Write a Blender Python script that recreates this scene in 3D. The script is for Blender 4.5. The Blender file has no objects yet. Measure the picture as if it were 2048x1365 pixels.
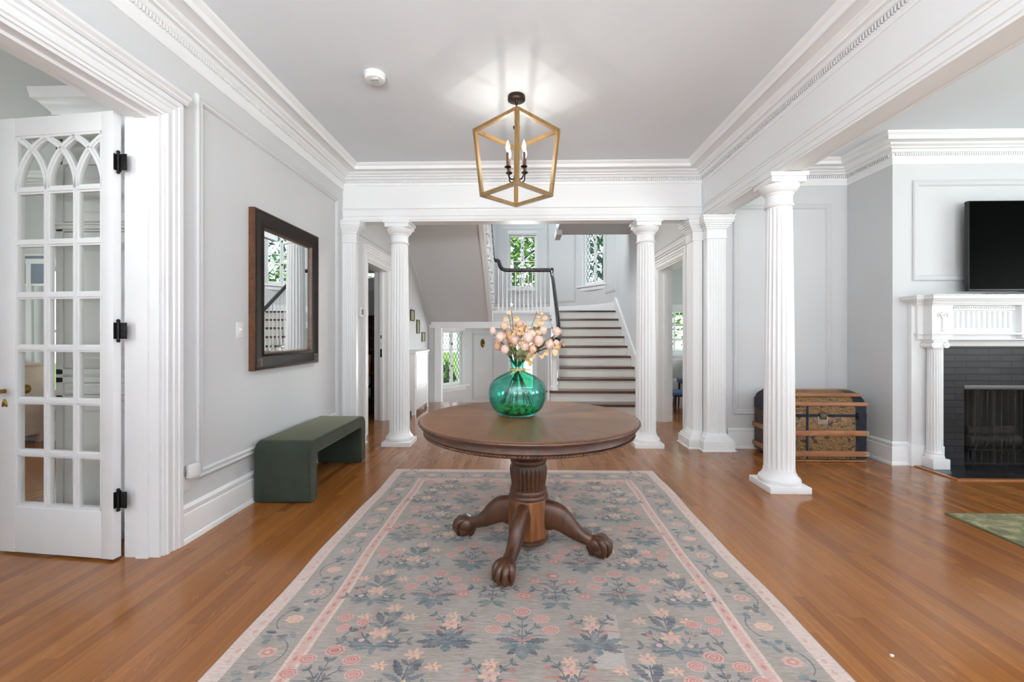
import bpy, bmesh, math, random
from mathutils import Vector, Matrix
R = math.radians
PI = math.pi
sc = bpy.context.scene
col = sc.collection
random.seed(7)

# ------------------------------------------------------------------ helpers
class MB:
    """collects faces and builds them as ONE mesh object"""
    def __init__(s):
        s.v = []; s.f = []; s.m = []; s.k = 0
    def add(s, vs, fs, k=None):
        b = len(s.v)
        s.v += [tuple(p) for p in vs]
        kk = s.k if k is None else k
        for f in fs:
            s.f.append([b + i for i in f]); s.m.append(kk)
    def box(s, x0, x1, y0, y1, z0, z1, k=None):
        s.add([(x0,y0,z0),(x1,y0,z0),(x1,y1,z0),(x0,y1,z0),(x0,y0,z1),(x1,y0,z1),(x1,y1,z1),(x0,y1,z1)],
              [(0,3,2,1),(4,5,6,7),(0,1,5,4),(1,2,6,5),(2,3,7,6),(3,0,4,7)], k)
    def bbox(s, x0, x1, y0, y1, z0, z1, b=.004, k=None):
        """box with chamfered edges"""
        if x0 > x1: x0, x1 = x1, x0
        if y0 > y1: y0, y1 = y1, y0
        if z0 > z1: z0, z1 = z1, z0
        b = min(b, (x1-x0)*.45, (y1-y0)*.45, (z1-z0)*.45)
        bm = bmesh.new()
        vs = [bm.verts.new(p) for p in [(x0,y0,z0),(x1,y0,z0),(x1,y1,z0),(x0,y1,z0),(x0,y0,z1),(x1,y0,z1),(x1,y1,z1),(x0,y1,z1)]]
        for f in [(0,3,2,1),(4,5,6,7),(0,1,5,4),(1,2,6,5),(2,3,7,6),(3,0,4,7)]:
            bm.faces.new([vs[i] for i in f])
        bmesh.ops.bevel(bm, geom=list(bm.edges), offset=b, segments=2, affect='EDGES', profile=.6)
        bm.verts.index_update()
        s.add([v.co[:] for v in bm.verts], [[v.index for v in f.verts] for f in bm.faces], k)
        bm.free()
    def prism(s, pts, h0, h1, axis='z', k=None):
        """extrude a 2D polygon; axis z: (x,y), axis y: (x,z), axis x: (y,z)"""
        n = len(pts)
        def P(p, h):
            if axis == 'z': return (p[0], p[1], h)
            if axis == 'y': return (p[0], h, p[1])
            return (h, p[0], p[1])
        vs = [P(p, h0) for p in pts] + [P(p, h1) for p in pts]
        fs = [list(range(n))[::-1], [n+i for i in range(n)]] + [(i, (i+1) % n, n+(i+1) % n, n+i) for i in range(n)]
        s.add(vs, fs, k)
    def lathe(s, prof, n=32, c=(0,0,0), fn=None, k=None, cap=True):
        """prof: list of (r,z)"""
        vs = []
        for j, (r, z) in enumerate(prof):
            for i in range(n):
                a = 2*PI*i/n
                rr = fn(r, z, a, j) if fn else r
                vs.append((c[0]+rr*math.cos(a), c[1]+rr*math.sin(a), c[2]+z))
        fs = []
        for j in range(len(prof)-1):
            for i in range(n):
                i2 = (i+1) % n
                fs.append((j*n+i, j*n+i2, (j+1)*n+i2, (j+1)*n+i))
        if cap:
            fs.append(list(range(n))[::-1]); b = (len(prof)-1)*n
            fs.append([b+i for i in range(n)])
        s.add(vs, fs, k)
    def tube(s, pts, rad, n=8, cap=True, k=None, flat=None):
        pts = [Vector(p) for p in pts]
        if not isinstance(rad, (list, tuple)): rad = [rad]*len(pts)
        vs = []; up = None
        for i, p in enumerate(pts):
            if i == 0: t = pts[1]-pts[0]
            elif i == len(pts)-1: t = pts[-1]-pts[-2]
            else: t = pts[i+1]-pts[i-1]
            t = t.normalized() if t.length > 1e-9 else Vector((0,0,1))
            if up is None:
                up = Vector((0,0,1)) if abs(t.z) < .9 else Vector((0,1,0))
            a = t.cross(up)
            if a.length < 1e-6: a = t.cross(Vector((1,0,0)))
            a.normalize(); b = a.cross(t).normalized(); up = b
            fl = flat or (1, 1)
            for j in range(n):
                w = 2*PI*(j+.5)/n
                vs.append(p + a*(rad[i]*fl[0]*math.cos(w)) + b*(rad[i]*fl[1]*math.sin(w)))
        fs = []
        for i in range(len(pts)-1):
            for j in range(n):
                j2 = (j+1) % n
                fs.append((i*n+j, i*n+j2, (i+1)*n+j2, (i+1)*n+j))
        if cap:
            fs.append(list(range(n))[::-1]); b0 = (len(pts)-1)*n
            fs.append([b0+j for j in range(n)])
        s.add([v[:] for v in vs], fs, k)
    def bar(s, p0, p1, w, h, k=None, roll=0):
        """rectangular bar between two points"""
        p0 = Vector(p0); p1 = Vector(p1); t = (p1-p0).normalized()
        up = Vector((0,0,1)) if abs(t.z) < .95 else Vector((0,1,0))
        a = t.cross(up).normalized(); b = a.cross(t).normalized()
        if roll:
            a, b = a*math.cos(roll)+b*math.sin(roll), b*math.cos(roll)-a*math.sin(roll)
        vs = []
        for p in (p0, p1):
            for (i, j) in ((-1,-1),(1,-1),(1,1),(-1,1)):
                vs.append((p+a*(i*w/2)+b*(j*h/2))[:])
        s.add(vs, [(0,3,2,1),(4,5,6,7),(0,1,5,4),(1,2,6,5),(2,3,7,6),(3,0,4,7)], k)
    def ball(s, c, r, n=16, m=10, k=None, rot=None, fn=None):
        if not isinstance(r, (list, tuple)): r = (r, r, r)
        vs = []; c = Vector(c)
        for j in range(m+1):
            th = PI*j/m
            for i in range(n):
                a = 2*PI*i/n
                d = Vector((math.sin(th)*math.cos(a), math.sin(th)*math.sin(a), math.cos(th)))
                q = fn(d) if fn else 1
                p = Vector((d.x*r[0]*q, d.y*r[1]*q, d.z*r[2]*q))
                if rot: p = rot @ p
                vs.append((c+p)[:])
        fs = []
        for j in range(m):
            for i in range(n):
                i2 = (i+1) % n
                fs.append((j*n+i, (j+1)*n+i, (j+1)*n+i2, j*n+i2))
        s.add(vs, fs, k)
    def sweep(s, path, prof, O=(0,0,0), U=(1,0,0), V=(0,1,0), N=(0,0,1), closed=False, k=None, close_prof=True):
        """prof (w,h): w = offset to the left of the path in the U,V plane, h = along N"""
        O = Vector(O); U = Vector(U); V = Vector(V); N = Vector(N)
        P = [Vector((p[0], p[1])) for p in path]; n = len(P); nn = []
        seg = []
        for i in range(n if closed else n-1):
            d = (P[(i+1) % n]-P[i]).normalized(); seg.append(Vector((-d.y, d.x)))
        for i in range(n):
            if closed: a, b = seg[i-1], seg[i]
            else:
                a = seg[max(0, i-1)]; b = seg[min(len(seg)-1, i)]
            nn.append((a+b)/(1+a.dot(b)))
        vs = []; m = len(prof)
        for i in range(n):
            for (w, h) in prof:
                q = P[i]+nn[i]*w
                vs.append((O+U*q.x+V*q.y+N*h)[:])
        fs = []
        for i in range(n if closed else n-1):
            i2 = (i+1) % n
            for j in range(m if close_prof else m-1):
                j2 = (j+1) % m
                fs.append((i*m+j, i*m+j2, i2*m+j2, i2*m+j))
        if not closed and close_prof:
            fs.append(list(range(m))); fs.append([(n-1)*m+j for j in range(m)][::-1])
        s.add(vs, fs, k)
    def xf(s, M, start=0):
        s.v[start:] = [(M @ Vector(p))[:] for p in s.v[start:]]
    def build(s, name, mats, parent=None, smooth=38, bevel=0):
        me = bpy.data.meshes.new(name)
        me.from_pydata(s.v, [], s.f)
        if not isinstance(mats, (list, tuple)): mats = [mats]
        for m in mats: me.materials.append(m)
        for p, k in zip(me.polygons, s.m): p.material_index = k
        bm = bmesh.new(); bm.from_mesh(me)
        bmesh.ops.remove_doubles(bm, verts=bm.verts, dist=1e-6)
        bmesh.ops.recalc_face_normals(bm, faces=bm.faces)
        bm.to_mesh(me); bm.free()
        if smooth:
            for p in me.polygons: p.use_smooth = True
            me.set_sharp_from_angle(angle=R(smooth))
        o = bpy.data.objects.new(name, me); col.objects.link(o)
        if parent is not None: o.parent = parent
        if bevel:
            b = o.modifiers.new('bevel', 'BEVEL'); b.width = bevel; b.segments = 2; b.limit_method = 'ANGLE'; b.angle_limit = R(40)
        return o

def tag(o, label, cat, group=None, kind=None):
    o['label'] = label; o['category'] = cat
    if group: o['group'] = group
    if kind: o['kind'] = kind
    return o
def thing(name, label, cat, loc=(0,0,0), rz=0, group=None, kind=None):
    o = bpy.data.objects.new(name, None); col.objects.link(o)
    o.location = loc; o.rotation_euler = (0,0,rz); o.empty_display_size = .1
    return tag(o, label, cat, group, kind)
def struct(mb, name, mat, label, cat, parent=None, smooth=30):
    o = mb.build(name, mat, parent, smooth)
    if parent is None: tag(o, label, cat, None, 'structure')
    return o
def copy_tree(o, loc=None, rz=None, label=None, parent=None):
    c = o.copy(); col.objects.link(c); c.parent = parent
    if loc is not None: c.location = loc
    if rz is not None: c.rotation_euler = (0,0,rz)
    if label: c['label'] = label
    for ch in list(o.children): copy_tree(ch, parent=c)
    return c

# ------------------------------------------------------------------ materials
def lin(c):
    return tuple(((x/255)/12.92 if x/255 <= .04045 else ((x/255+.055)/1.055)**2.4) for x in c)
class NT:
    def __init__(s, name):
        s.mat = bpy.data.materials.new(name); s.mat.use_nodes = True
        s.t = s.mat.node_tree; s.t.nodes.clear()
        s.out = s.new('ShaderNodeOutputMaterial')
        s.b = s.new('ShaderNodeBsdfPrincipled'); s.link(s.b.outputs[0], s.out.inputs[0])
    def new(s, t): return s.t.nodes.new(t)
    def link(s, a, b): s.t.links.new(a, b)
    def setv(s, sock, v):
        if isinstance(v, bpy.types.NodeSocket): s.link(v, sock)
        elif hasattr(sock, 'default_value'):
            if isinstance(v, tuple) and len(v) == 3 and sock.type == 'RGBA': v = (*v, 1)
            sock.default_value = v
    def inp(s, **kw):
        for k, v in kw.items(): s.setv(s.b.inputs[k.replace('_', ' ')], v)
    def math(s, op, a, b=None, c=None):
        n = s.new('ShaderNodeMath'); n.operation = op
        for i, x in enumerate((a, b, c)):
            if x is not None: s.setv(n.inputs[i], x)
        return n.outputs[0]
    def coord(s, kind='Object'): return s.new('ShaderNodeTexCoord').outputs[kind]
    def sep(s, v):
        n = s.new('ShaderNodeSeparateXYZ'); s.link(v, n.inputs[0]); return n.outputs
    def comb(s, x, y, z):
        n = s.new('ShaderNodeCombineXYZ')
        for i, q in enumerate((x, y, z)): s.setv(n.inputs[i], q)
        return n.outputs[0]
    def scale(s, v, k):
        n = s.new('ShaderNodeMapping'); s.link(v, n.inputs[0]); n.inputs['Scale'].default_value = k if isinstance(k, tuple) else (k,k,k); return n.outputs[0]
    def noise(s, v, scale=5, detail=4, rough=.55, dist=0):
        n = s.new('ShaderNodeTexNoise'); s.link(v, n.inputs['Vector']); n.inputs['Scale'].default_value = scale
        n.inputs['Detail'].default_value = detail; n.inputs['Roughness'].default_value = rough; n.inputs['Distortion'].default_value = dist
        return n.outputs[0]
    def ramp(s, f, stops):
        n = s.new('ShaderNodeValToRGB'); s.setv(n.inputs[0], f); e = n.color_ramp.elements
        while len(e) < len(stops): e.new(.5)
        for i, (p, c) in enumerate(stops):
            e[i].position = p; e[i].color = (*c, 1) if len(c) == 3 else c
        return n.outputs[0]
    def mix(s, f, a, b, mode='MIX'):
        n = s.new('ShaderNodeMix'); n.data_type = 'RGBA'; n.blend_type = mode
        s.setv(n.inputs[0], f); s.setv(n.inputs[6], a); s.setv(n.inputs[7], b); return n.outputs[2]
    def bump(s, h, st=.2, d=.01):
        n = s.new('ShaderNodeBump'); s.link(h, n.inputs['Height']); n.inputs['Strength'].default_value = st; n.inputs['Distance'].default_value = d
        s.link(n.outputs[0], s.b.inputs['Normal'])

def pm(name, c, rough=.5, metal=0, var=.05, vscale=6, bump=0, bscale=60, coat=0, sheen=0, spec=None):
    """plain procedural material: colour with soft noise, optional bump"""
    n = NT(name); c = lin(c) if max(c) > 1 else c
    v = n.coord()
    f = n.noise(v, vscale, 3)
    lo = tuple(x*(1-var) for x in c); hi = tuple(min(1, x*(1+var)) for x in c)
    n.inp(Base_Color=n.ramp(f, [(.3, lo), (.7, hi)]), Roughness=rough, Metallic=metal)
    if coat: n.inp(Coat_Weight=coat, Coat_Roughness=.15)
    if sheen: n.inp(Sheen_Weight=sheen, Sheen_Roughness=.4)
    if spec is not None: n.inp(Specular_IOR_Level=spec)
    if bump: n.bump(n.noise(v, bscale, 3), bump, .004)
    return n.mat

WALL = pm('wall_paint', (.61,.62,.632), .6, var=.015, vscale=1.5, bump=.02, bscale=200)
CEIL = pm('ceiling_paint', (.73,.775,.82), .75, var=.02, vscale=1.2)
TRIM = pm('white_trim_paint', (.815,.825,.835), .35, var=.01, vscale=3)
TRIM_OLD = pm('white_door_paint', (.75,.755,.77), .38, var=.02, vscale=4, bump=.03, bscale=40)
BRASS = pm('aged_brass', (150,118,58), .32, 1, .15, 30)
BLACK_IRON = pm('black_iron', (26,24,24), .45, .6, .3, 60, .2, 90)
BRONZE = pm('dark_bronze', (52,42,36), .38, .8, .2, 30)
GOLDWOOD = None
BLACK_RAIL = pm('black_handrail_paint', (22,21,22), .25, 0, .1, 10, coat=.3)
PLASTIC = pm('white_plastic', (225,225,225), .4, var=.01)
DARKPLASTIC = pm('dark_plastic', (40,42,46), .35)

def wood_floor():
    n = NT('oak_floor_boards'); v = n.coord(); x, y, z = n.sep(v)
    W = .056
    xb = n.math('DIVIDE', x, W); bi = n.math('FLOOR', xb); fx = n.math('FRACT', xb)
    wn = n.new('ShaderNodeTexWhiteNoise'); wn.noise_dimensions = '1D'; n.link(bi, wn.inputs['W'])
    off = n.math('MULTIPLY', wn.outputs['Value'], 3.7)
    yb = n.math('DIVIDE', n.math('ADD', y, off), 1.5); yi = n.math('FLOOR', yb); fy = n.math('FRACT', yb)
    w2 = n.new('ShaderNodeTexWhiteNoise'); w2.noise_dimensions = '2D'; n.link(n.comb(bi, yi, 0), w2.inputs['Vector'])
    rnd = w2.outputs['Value']
    g = n.noise(n.comb(n.math('ADD', n.math('MULTIPLY', x, 55), n.math('MULTIPLY', rnd, 40)), n.math('MULTIPLY', y, 2.2), rnd), 1, 6, .65, .6)
    fl = n.noise(n.comb(n.math('ADD', n.math('MULTIPLY', x, 26), n.math('MULTIPLY', rnd, 90)), n.math('ADD', n.math('MULTIPLY', y, 17), n.math('MULTIPLY', x, 40)), n.math('MULTIPLY', rnd, 9)), 1, 3, .5, 1.5)
    base = n.ramp(rnd, [(0, lin((122,72,32))), (.35, lin((138,85,39))), (.7, lin((150,96,46))), (1, lin((130,78,36)))])
    grain = n.mix(n.math('MULTIPLY', n.math('SUBTRACT', 1, n.ramp(g, [(.35, (0,0,0)), (.62, (1,1,1))])), .30), base, lin((84,43,17)))
    fleck = n.math('MULTIPLY', n.ramp(fl, [(.60, (0,0,0)), (.68, (1,1,1))]), n.math('GREATER_THAN', rnd, .55))
    c = n.mix(n.math('MULTIPLY', fleck, .2), grain, lin((196,138,78)))
    gap = n.math('MAXIMUM', n.math('GREATER_THAN', n.math('ABSOLUTE', n.math('SUBTRACT', fx, .5)), .482), n.math('GREATER_THAN', n.math('ABSOLUTE', n.math('SUBTRACT', fy, .5)), .4993))
    c = n.mix(n.math('MULTIPLY', gap, .26), c, lin((52,26,12)))
    big = n.noise(n.scale(v, (2.2,.5,1)), 1, 3)
    c = n.mix(n.math('MULTIPLY', n.ramp(big, [(.35, (0,0,0)), (.7, (1,1,1))]), .22), c, lin((150,98,52)))
    n.inp(Base_Color=c, Roughness=n.ramp(n.noise(v, 9, 4), [(.3, (.16,)*3), (.7, (.27,)*3)]), Coat_Weight=.22, Coat_Roughness=.10, Specular_IOR_Level=.3)
    n.bump(n.math('SUBTRACT', n.math('MULTIPLY', g, .15), n.math('MULTIPLY', gap, .6)), .05, .001)
    return n.mat
FLOOR = wood_floor()

def stained_wood(name, a, b, sc_=(18,18,2.2), rough=.3, coat=.3, dark=None, spec=.5):
    n = NT(name); v = n.coord()
    g = n.noise(n.scale(v, sc_), 1, 6, .65, .8)
    big = n.noise(v, 7, 3)
    c = n.ramp(g, [(.3, lin(a)), (.7, lin(b))])
    c = n.mix(n.math('MULTIPLY', n.ramp(big, [(.4, (0,0,0)), (.75, (1,1,1))]), .5), c, lin(dark or a))
    n.inp(Base_Color=c, Roughness=rough, Coat_Weight=coat, Coat_Roughness=.2, Specular_IOR_Level=spec)
    n.bump(g, .08, .003)
    return n.mat
TABLEWOOD = stained_wood('walnut_stained_wood', (58,33,21), (94,56,33), rough=.42, coat=.12, dark=(44,26,18))
BLOCKWOOD = stained_wood('lighter_stained_wood', (92,54,28), (136,84,44), (26,26,2), .36)
TREAD = stained_wood('dark_stair_tread_wood', (64,36,22), (92,54,34), (3,30,20), .3)
HEARTHWOOD = stained_wood('hearth_border_oak', (140,84,42), (178,116,64), (4,30,20), .3)
GOLDWOOD = stained_wood('weathered_gold_wood', (112,86,50), (150,118,72), (30,30,6), .5, 0)
MIRRORWOOD = stained_wood('dark_mirror_frame_wood', (26,19,15), (42,30,22), (20,6,20), .5, .0, None, .18)
BURL = stained_wood('burl_veneer', (62,36,18), (112,66,32), (22,22,22), .4, .1)
TRUNKSLAT = stained_wood('trunk_slat_wood', (134,86,54), (172,118,80), (2,20,30), .5, .05, (118,70,38))
SHELFWOOD = stained_wood('dark_closet_wood', (40,22,14), (70,40,24), (2,20,20), .5, 0)
SANDWOOD = stained_wood('tan_painted_wood', (196,170,152), (212,186,168), (2,14,14), .45, 0)

def sunburst():
    n = NT('sunburst_table_veneer'); v = n.coord(); x, y, z = n.sep(v)
    a = n.math('ARCTAN2', y, x); seg = n.math('DIVIDE', n.math('ADD', a, .13), 2*PI/12)
    idx = n.math('FLOOR', seg)
    wn = n.new('ShaderNodeTexWhiteNoise'); wn.noise_dimensions = '1D'; n.link(idx, wn.inputs['W'])
    mid = n.math('MULTIPLY', n.math('ADD', idx, .5), 2*PI/12); mid = n.math('SUBTRACT', mid, .13)
    cx, sx = n.math('COSINE', mid), n.math('SINE', mid)
    al = n.math('ADD', n.math('MULTIPLY', x, cx), n.math('MULTIPLY', y, sx))
    ac = n.math('SUBTRACT', n.math('MULTIPLY', y, cx), n.math('MULTIPLY', x, sx))
    g = n.noise(n.comb(n.math('MULTIPLY', al, 3), n.math('MULTIPLY', ac, 60), n.math('MULTIPLY', wn.outputs['Value'], 30)), 1, 5, .6, .5)
    c = n.ramp(g, [(.3, lin((82,50,29))), (.7, lin((124,80,47)))])
    c = n.mix(n.math('MULTIPLY', wn.outputs['Value'], .75), c, lin((160,108,68)))
    big = n.noise(v, 5, 3)
    c = n.mix(n.math('MULTIPLY', n.ramp(big, [(.4, (0,0,0)), (.7, (1,1,1))]), .4), c, lin((72,44,26)))
    n.inp(Base_Color=c, Roughness=.3, Coat_Weight=.1, Coat_Roughness=.12, Specular_IOR_Level=.35)
    n.bump(g, .03, .002)
    return n.mat
SUNBURST = sunburst()

def velvet():
    n = NT('green_velvet'); v = n.coord()
    f = n.noise(v, 4, 4); g = n.noise(v, 300, 2)
    n.inp(Base_Color=n.ramp(f, [(.3, lin((42,50,44))), (.7, lin((57,64,54)))]), Roughness=.85, Sheen_Weight=.7, Sheen_Roughness=.35, Sheen_Tint=(*lin((176,174,146)), 1), Specular_IOR_Level=.2)
    n.bump(g, .12, .002)
    return n.mat
VELVET = velvet()

def thin_glass(name, tint=(1,1,1), refl=.06, rough=.0, edge=None, wave=0):
    n = NT(name); n.t.nodes.remove(n.b)
    tr = n.new('ShaderNodeBsdfTransparent'); gl = n.new('ShaderNodeBsdfGlossy'); mx = n.new('ShaderNodeMixShader')
    lw = n.new('ShaderNodeLayerWeight'); lw.inputs['Blend'].default_value = .5
    gl.inputs['Roughness'].default_value = rough
    f = n.math('ADD', n.math('MULTIPLY', n.math('POWER', lw.outputs['Facing'], 4.5), .6), refl)
    n.link(f, mx.inputs[0]); n.link(tr.outputs[0], mx.inputs[1]); n.link(gl.outputs[0], mx.inputs[2]); n.link(mx.outputs[0], n.out.inputs[0])
    if edge:
        n.setv(tr.inputs[0], n.mix(n.math('POWER', lw.outputs['Facing'], 3.0), tint, edge))
    else: n.setv(tr.inputs[0], tint)
    if wave:
        b = n.new('ShaderNodeBump'); b.inputs['Strength'].default_value = wave; b.inputs['Distance'].default_value = .01
        n.link(n.noise(n.coord(), 7, 2), b.inputs['Height']); n.link(b.outputs[0], gl.inputs['Normal'])
    return n.mat
PANE = thin_glass('clear_window_glass', (.97,.98,.97), .02, 0)
OLDPANE = thin_glass('old_wavy_glass', (.95,.955,.935), .012, 0, wave=.25)
VASEGLASS = thin_glass('teal_vase_glass', (.50,.94,.875), .085, .02, (.10,.52,.48), wave=.3)
def mirror():
    n = NT('mirror_silver'); n.inp(Base_Color=(.9,.93,.92), Metallic=1., Roughness=.0); return n.mat
MIRROR = mirror()
LEAD = pm('lead_came', (46,48,46), .5, .5)
WORLD, SUNW, PW, PX, PL, PS, PU, PB, PD, PE, EXPO, TILT, PH = 2.6, 4.0, 200, 24, 22, 75, 270, 5.4, 150, 140, -0.2, 17, 150
# ------------------------------------------------------------------ the shell
LX, RX, BY, CZ, REAR = -2.045, 2.015, 4.85, 3.115, -2.6     # left wall, right beam, far beam, ceiling, rear wall
HL, HR = -1.97, 1.96                                        # hall side walls
BC = (0.0, 9.05); BR = 1.97                                 # round stair bay
COLH = 2.545

mb = MB()
mb.box(-6.6, 6.4, REAR, 4.98, -.1, 0); mb.box(-3.4, HR+.2, 4.98, 8.0, -.1, 0); mb.box(HR+.2, 5.6, 4.98, 9.4, -.1, 0)
struct(mb, 'floor', FLOOR, 'glossy brown oak strip floor running through the foyer and hall', 'floor')
mb = MB()
mb.box(-2.0, 2.0, 8.0, 11.2, -.95, -.85)
for i in range(4): mb.box(-1.7, .6, 8.0, 8.28+.28*i, -.85, -.17*(i+1))
struct(mb, 'floor_entry', FLOOR, 'lower wooden floor of the sunken entry under the landing', 'floor')
mb = MB()
mb.box(-6.6, 6.4, REAR, 4.98, CZ, CZ+.2)
struct(mb, 'ceiling', CEIL, 'smooth pale grey painted ceiling above the foyer', 'ceiling')
mb = MB()
mb.box(HL, .62, 4.98, 6.72, CZ, 3.4); mb.box(.62, HR, 4.98, 8.0, CZ, 3.4)
mb.box(.60, .70, 7.62, 8.06, 3.03, 3.16)
struct(mb, 'ceiling_hall', WALL, 'grey underside of the upper floor over the stair hall', 'ceiling')
mb = MB(); mb.box(-2.2, 2.2, 4.98, 11.3, 5.6, 5.7)
struct(mb, 'ceiling_upper', CEIL, 'ceiling high above the round stairwell', 'ceiling')
mb = MB(); mb.box(-3.4, HL-.2, 5.15, 7.2, 2.6, 2.7); mb.box(HR+.2, 5.6, 4.98, 9.4, 2.75, 2.85)
struct(mb, 'ceiling_side', CEIL, 'low ceilings of the closet and the sunroom beside the hall', 'ceiling')

def wall_along_y(mb, xa, xb, y0, y1, z0, z1, holes=()):
    y = y0
    for (a, b, c, d) in sorted(holes):
        if a > y: mb.box(xa, xb, y, a, z0, z1)
        if c > z0: mb.box(xa, xb, a, b, z0, c)
        if d < z1: mb.box(xa, xb, a, b, d, z1)
        y = b
    if y < y1: mb.box(xa, xb, y, y1, z0, z1)
def wall_along_x(mb, ya, yb, x0, x1, z0, z1, holes=()):
    x = x0
    for (a, b, c, d) in sorted(holes):
        if a > x: mb.box(x, a, ya, yb, z0, z1)
        if c > z0: mb.box(a, b, ya, yb, z0, c)
        if d < z1: mb.box(a, b, ya, yb, d, z1)
        x = b
    if x < x1: mb.box(x, x1, ya, yb, z0, z1)

DH = (.75, 2.387, 0, 2.50)
mb = MB(); wall_along_y(mb, LX-.19, LX, REAR, 5.0, 0, CZ, [DH])
struct(mb, 'wall_left', WALL, 'light grey panelled wall on the left holding the framed mirror', 'wall')
mb = MB(); wall_along_y(mb, HL-.2, HL, 4.98, 9.2, -.9, 5.6, [(5.39, 6.28, -.02, 2.2), (7.2, 8.4, 3.9, 5.3)])
struct(mb, 'wall_hall_left', WALL, 'grey left wall of the stair hall with the closet doorway', 'wall')
mb = MB(); wall_along_y(mb, HR, HR+.2, 4.98, 9.2, -.9, 5.6, [(5.26, 6.28, -.02, 2.2)])
struct(mb, 'wall_hall_right', WALL, 'grey right wall of the stair hall with the sunroom doorway', 'wall')
RW = [(-1.5, -.25, .6, 2.5), (.25, 1.5, .6, 2.5), (3.0, 4.4, .6, 2.5), (-5.2, -3.6, .6, 2.5)]  # window openings added behind the viewer to let light in
mb = MB(); wall_along_x(mb, REAR-.2, REAR, -6.8, 6.6, 0, CZ+.2, RW)
struct(mb, 'wall_rear', WALL, 'wall with tall windows behind the viewer', 'wall')
RWX = [(-1.2, .4, .6, 2.5), (1.2, 3.0, .6, 2.5)]
mb = MB(); wall_along_y(mb, 6.4, 6.6, REAR, 5.0, 0, CZ+.2, RWX)
struct(mb, 'wall_right', WALL, 'outer wall of the sitting room with two windows', 'wall')
LWX = [(-2.3, -1.0, .6, 2.5), (2.6, 4.0, .6, 2.5)]
mb = MB(); wall_along_y(mb, -6.8, -6.6, REAR, 5.2, 0, CZ+.2, LWX)
struct(mb, 'wall_dining_left', WALL, 'outer wall of the room beyond the glazed door', 'wall')
mb = MB(); wall_along_x(mb, 5.0, 5.15, -6.6, LX, 0, CZ+.2, [(-5.85, -5.2, .5, 2.1)])
struct(mb, 'wall_dining_back', WALL, 'far wall of the room seen through the glazed door', 'wall')
mb = MB(); wall_along_x(mb, 4.83, 4.98, 2.0, 6.4, 0, CZ+.2)
struct(mb, 'wall_back', WALL, 'light grey panelled wall behind the antique trunk', 'wall')
mb = MB()
mb.box(3.58, 4.22, 4.25, 4.84, 0, CZ); mb.box(5.48, 6.12, 4.25, 4.84, 0, CZ); mb.box(4.22, 5.48, 4.25, 4.84, .80, CZ); mb.box(4.22, 5.48, 4.78, 4.84, 0, .8)
struct(mb, 'wall_chimney', WALL, 'pale chimney breast carrying the fireplace and television', 'wall')
mb = MB()
wall_along_x(mb, 7.05, 7.2, -3.4, HL-.2, 0, 2.6, [(-2.9, -2.2, 2.12, 2.36)]); mb.box(-3.5, -3.4, 5.15, 7.2, 0, 2.6)
struct(mb, 'wall_closet', WALL, 'back and side walls of the closet left of the hall', 'wall')
mb = MB(); wall_along_x(mb, 9.2, 9.4, HR+.2, 5.6, 0, 2.8, [(2.75, 3.75, .84, 1.80), (4.1, 5.1, .84, 1.8)]); wall_along_y(mb, 5.4, 5.6, 4.98, 9.4, 0, 2.8, [(5.8, 8.6, .6, 2.2)])
struct(mb, 'wall_sunroom', WALL, 'outer walls of the sunroom right of the hall', 'wall')
mb = MB(); mb.box(-2.2, 2.2, 4.98, 5.1, 3.4, 5.7)
struct(mb, 'wall_upper', WALL, 'upper hall wall above the opening to the stairs', 'wall')

# round bay
BAYWIN = [(0, 2.44, 3.84), (R(57.5), 2.44, 3.84), (-R(57.5), 2.44, 3.84), (-R(56.5), .06, 1.37), (R(56.5), .06, 1.37), (0, -.85, 1.30)]
HWA = math.asin(.37/BR)
def bay_wall():
    mb = MB(); ed = set()
    for a, z0, z1 in BAYWIN: ed |= {round(a-HWA, 5), round(a+HWA, 5)}
    ang = sorted(ed | {round(R(-92+2*i), 5) for i in range(93)})
    ang = [a for i, a in enumerate(ang) if i == 0 or a-ang[i-1] > R(.8) or a in ed]
    zs = sorted({-.9, 5.6} | {z for w in BAYWIN for z in w[1:]})
    def P(a, r, z): return (BC[0]+r*math.sin(a), BC[1]+r*math.cos(a), z)
    for a0, a1 in zip(ang, ang[1:]):
        am = (a0+a1)/2
        for z0, z1 in zip(zs, zs[1:]):
            zm = (z0+z1)/2
            if any(abs(am-a) < HWA and c < zm < d for a, c, d in BAYWIN): continue
            q = [P(a0,BR,z0),P(a1,BR,z0),P(a1,BR+.2,z0),P(a0,BR+.2,z0),P(a0,BR,z1),P(a1,BR,z1),P(a1,BR+.2,z1),P(a0,BR+.2,z1)]
            mb.add(q, [(0,3,2,1),(4,5,6,7),(0,1,5,4),(1,2,6,5),(2,3,7,6),(3,0,4,7)])
    return mb
bw = bay_wall()
# keep inner faces smooth: quads share shading by angle
struct(bw, 'wall_bay', WALL, 'curved grey wall of the round stair bay with leaded windows', 'wall', smooth=0)

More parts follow.
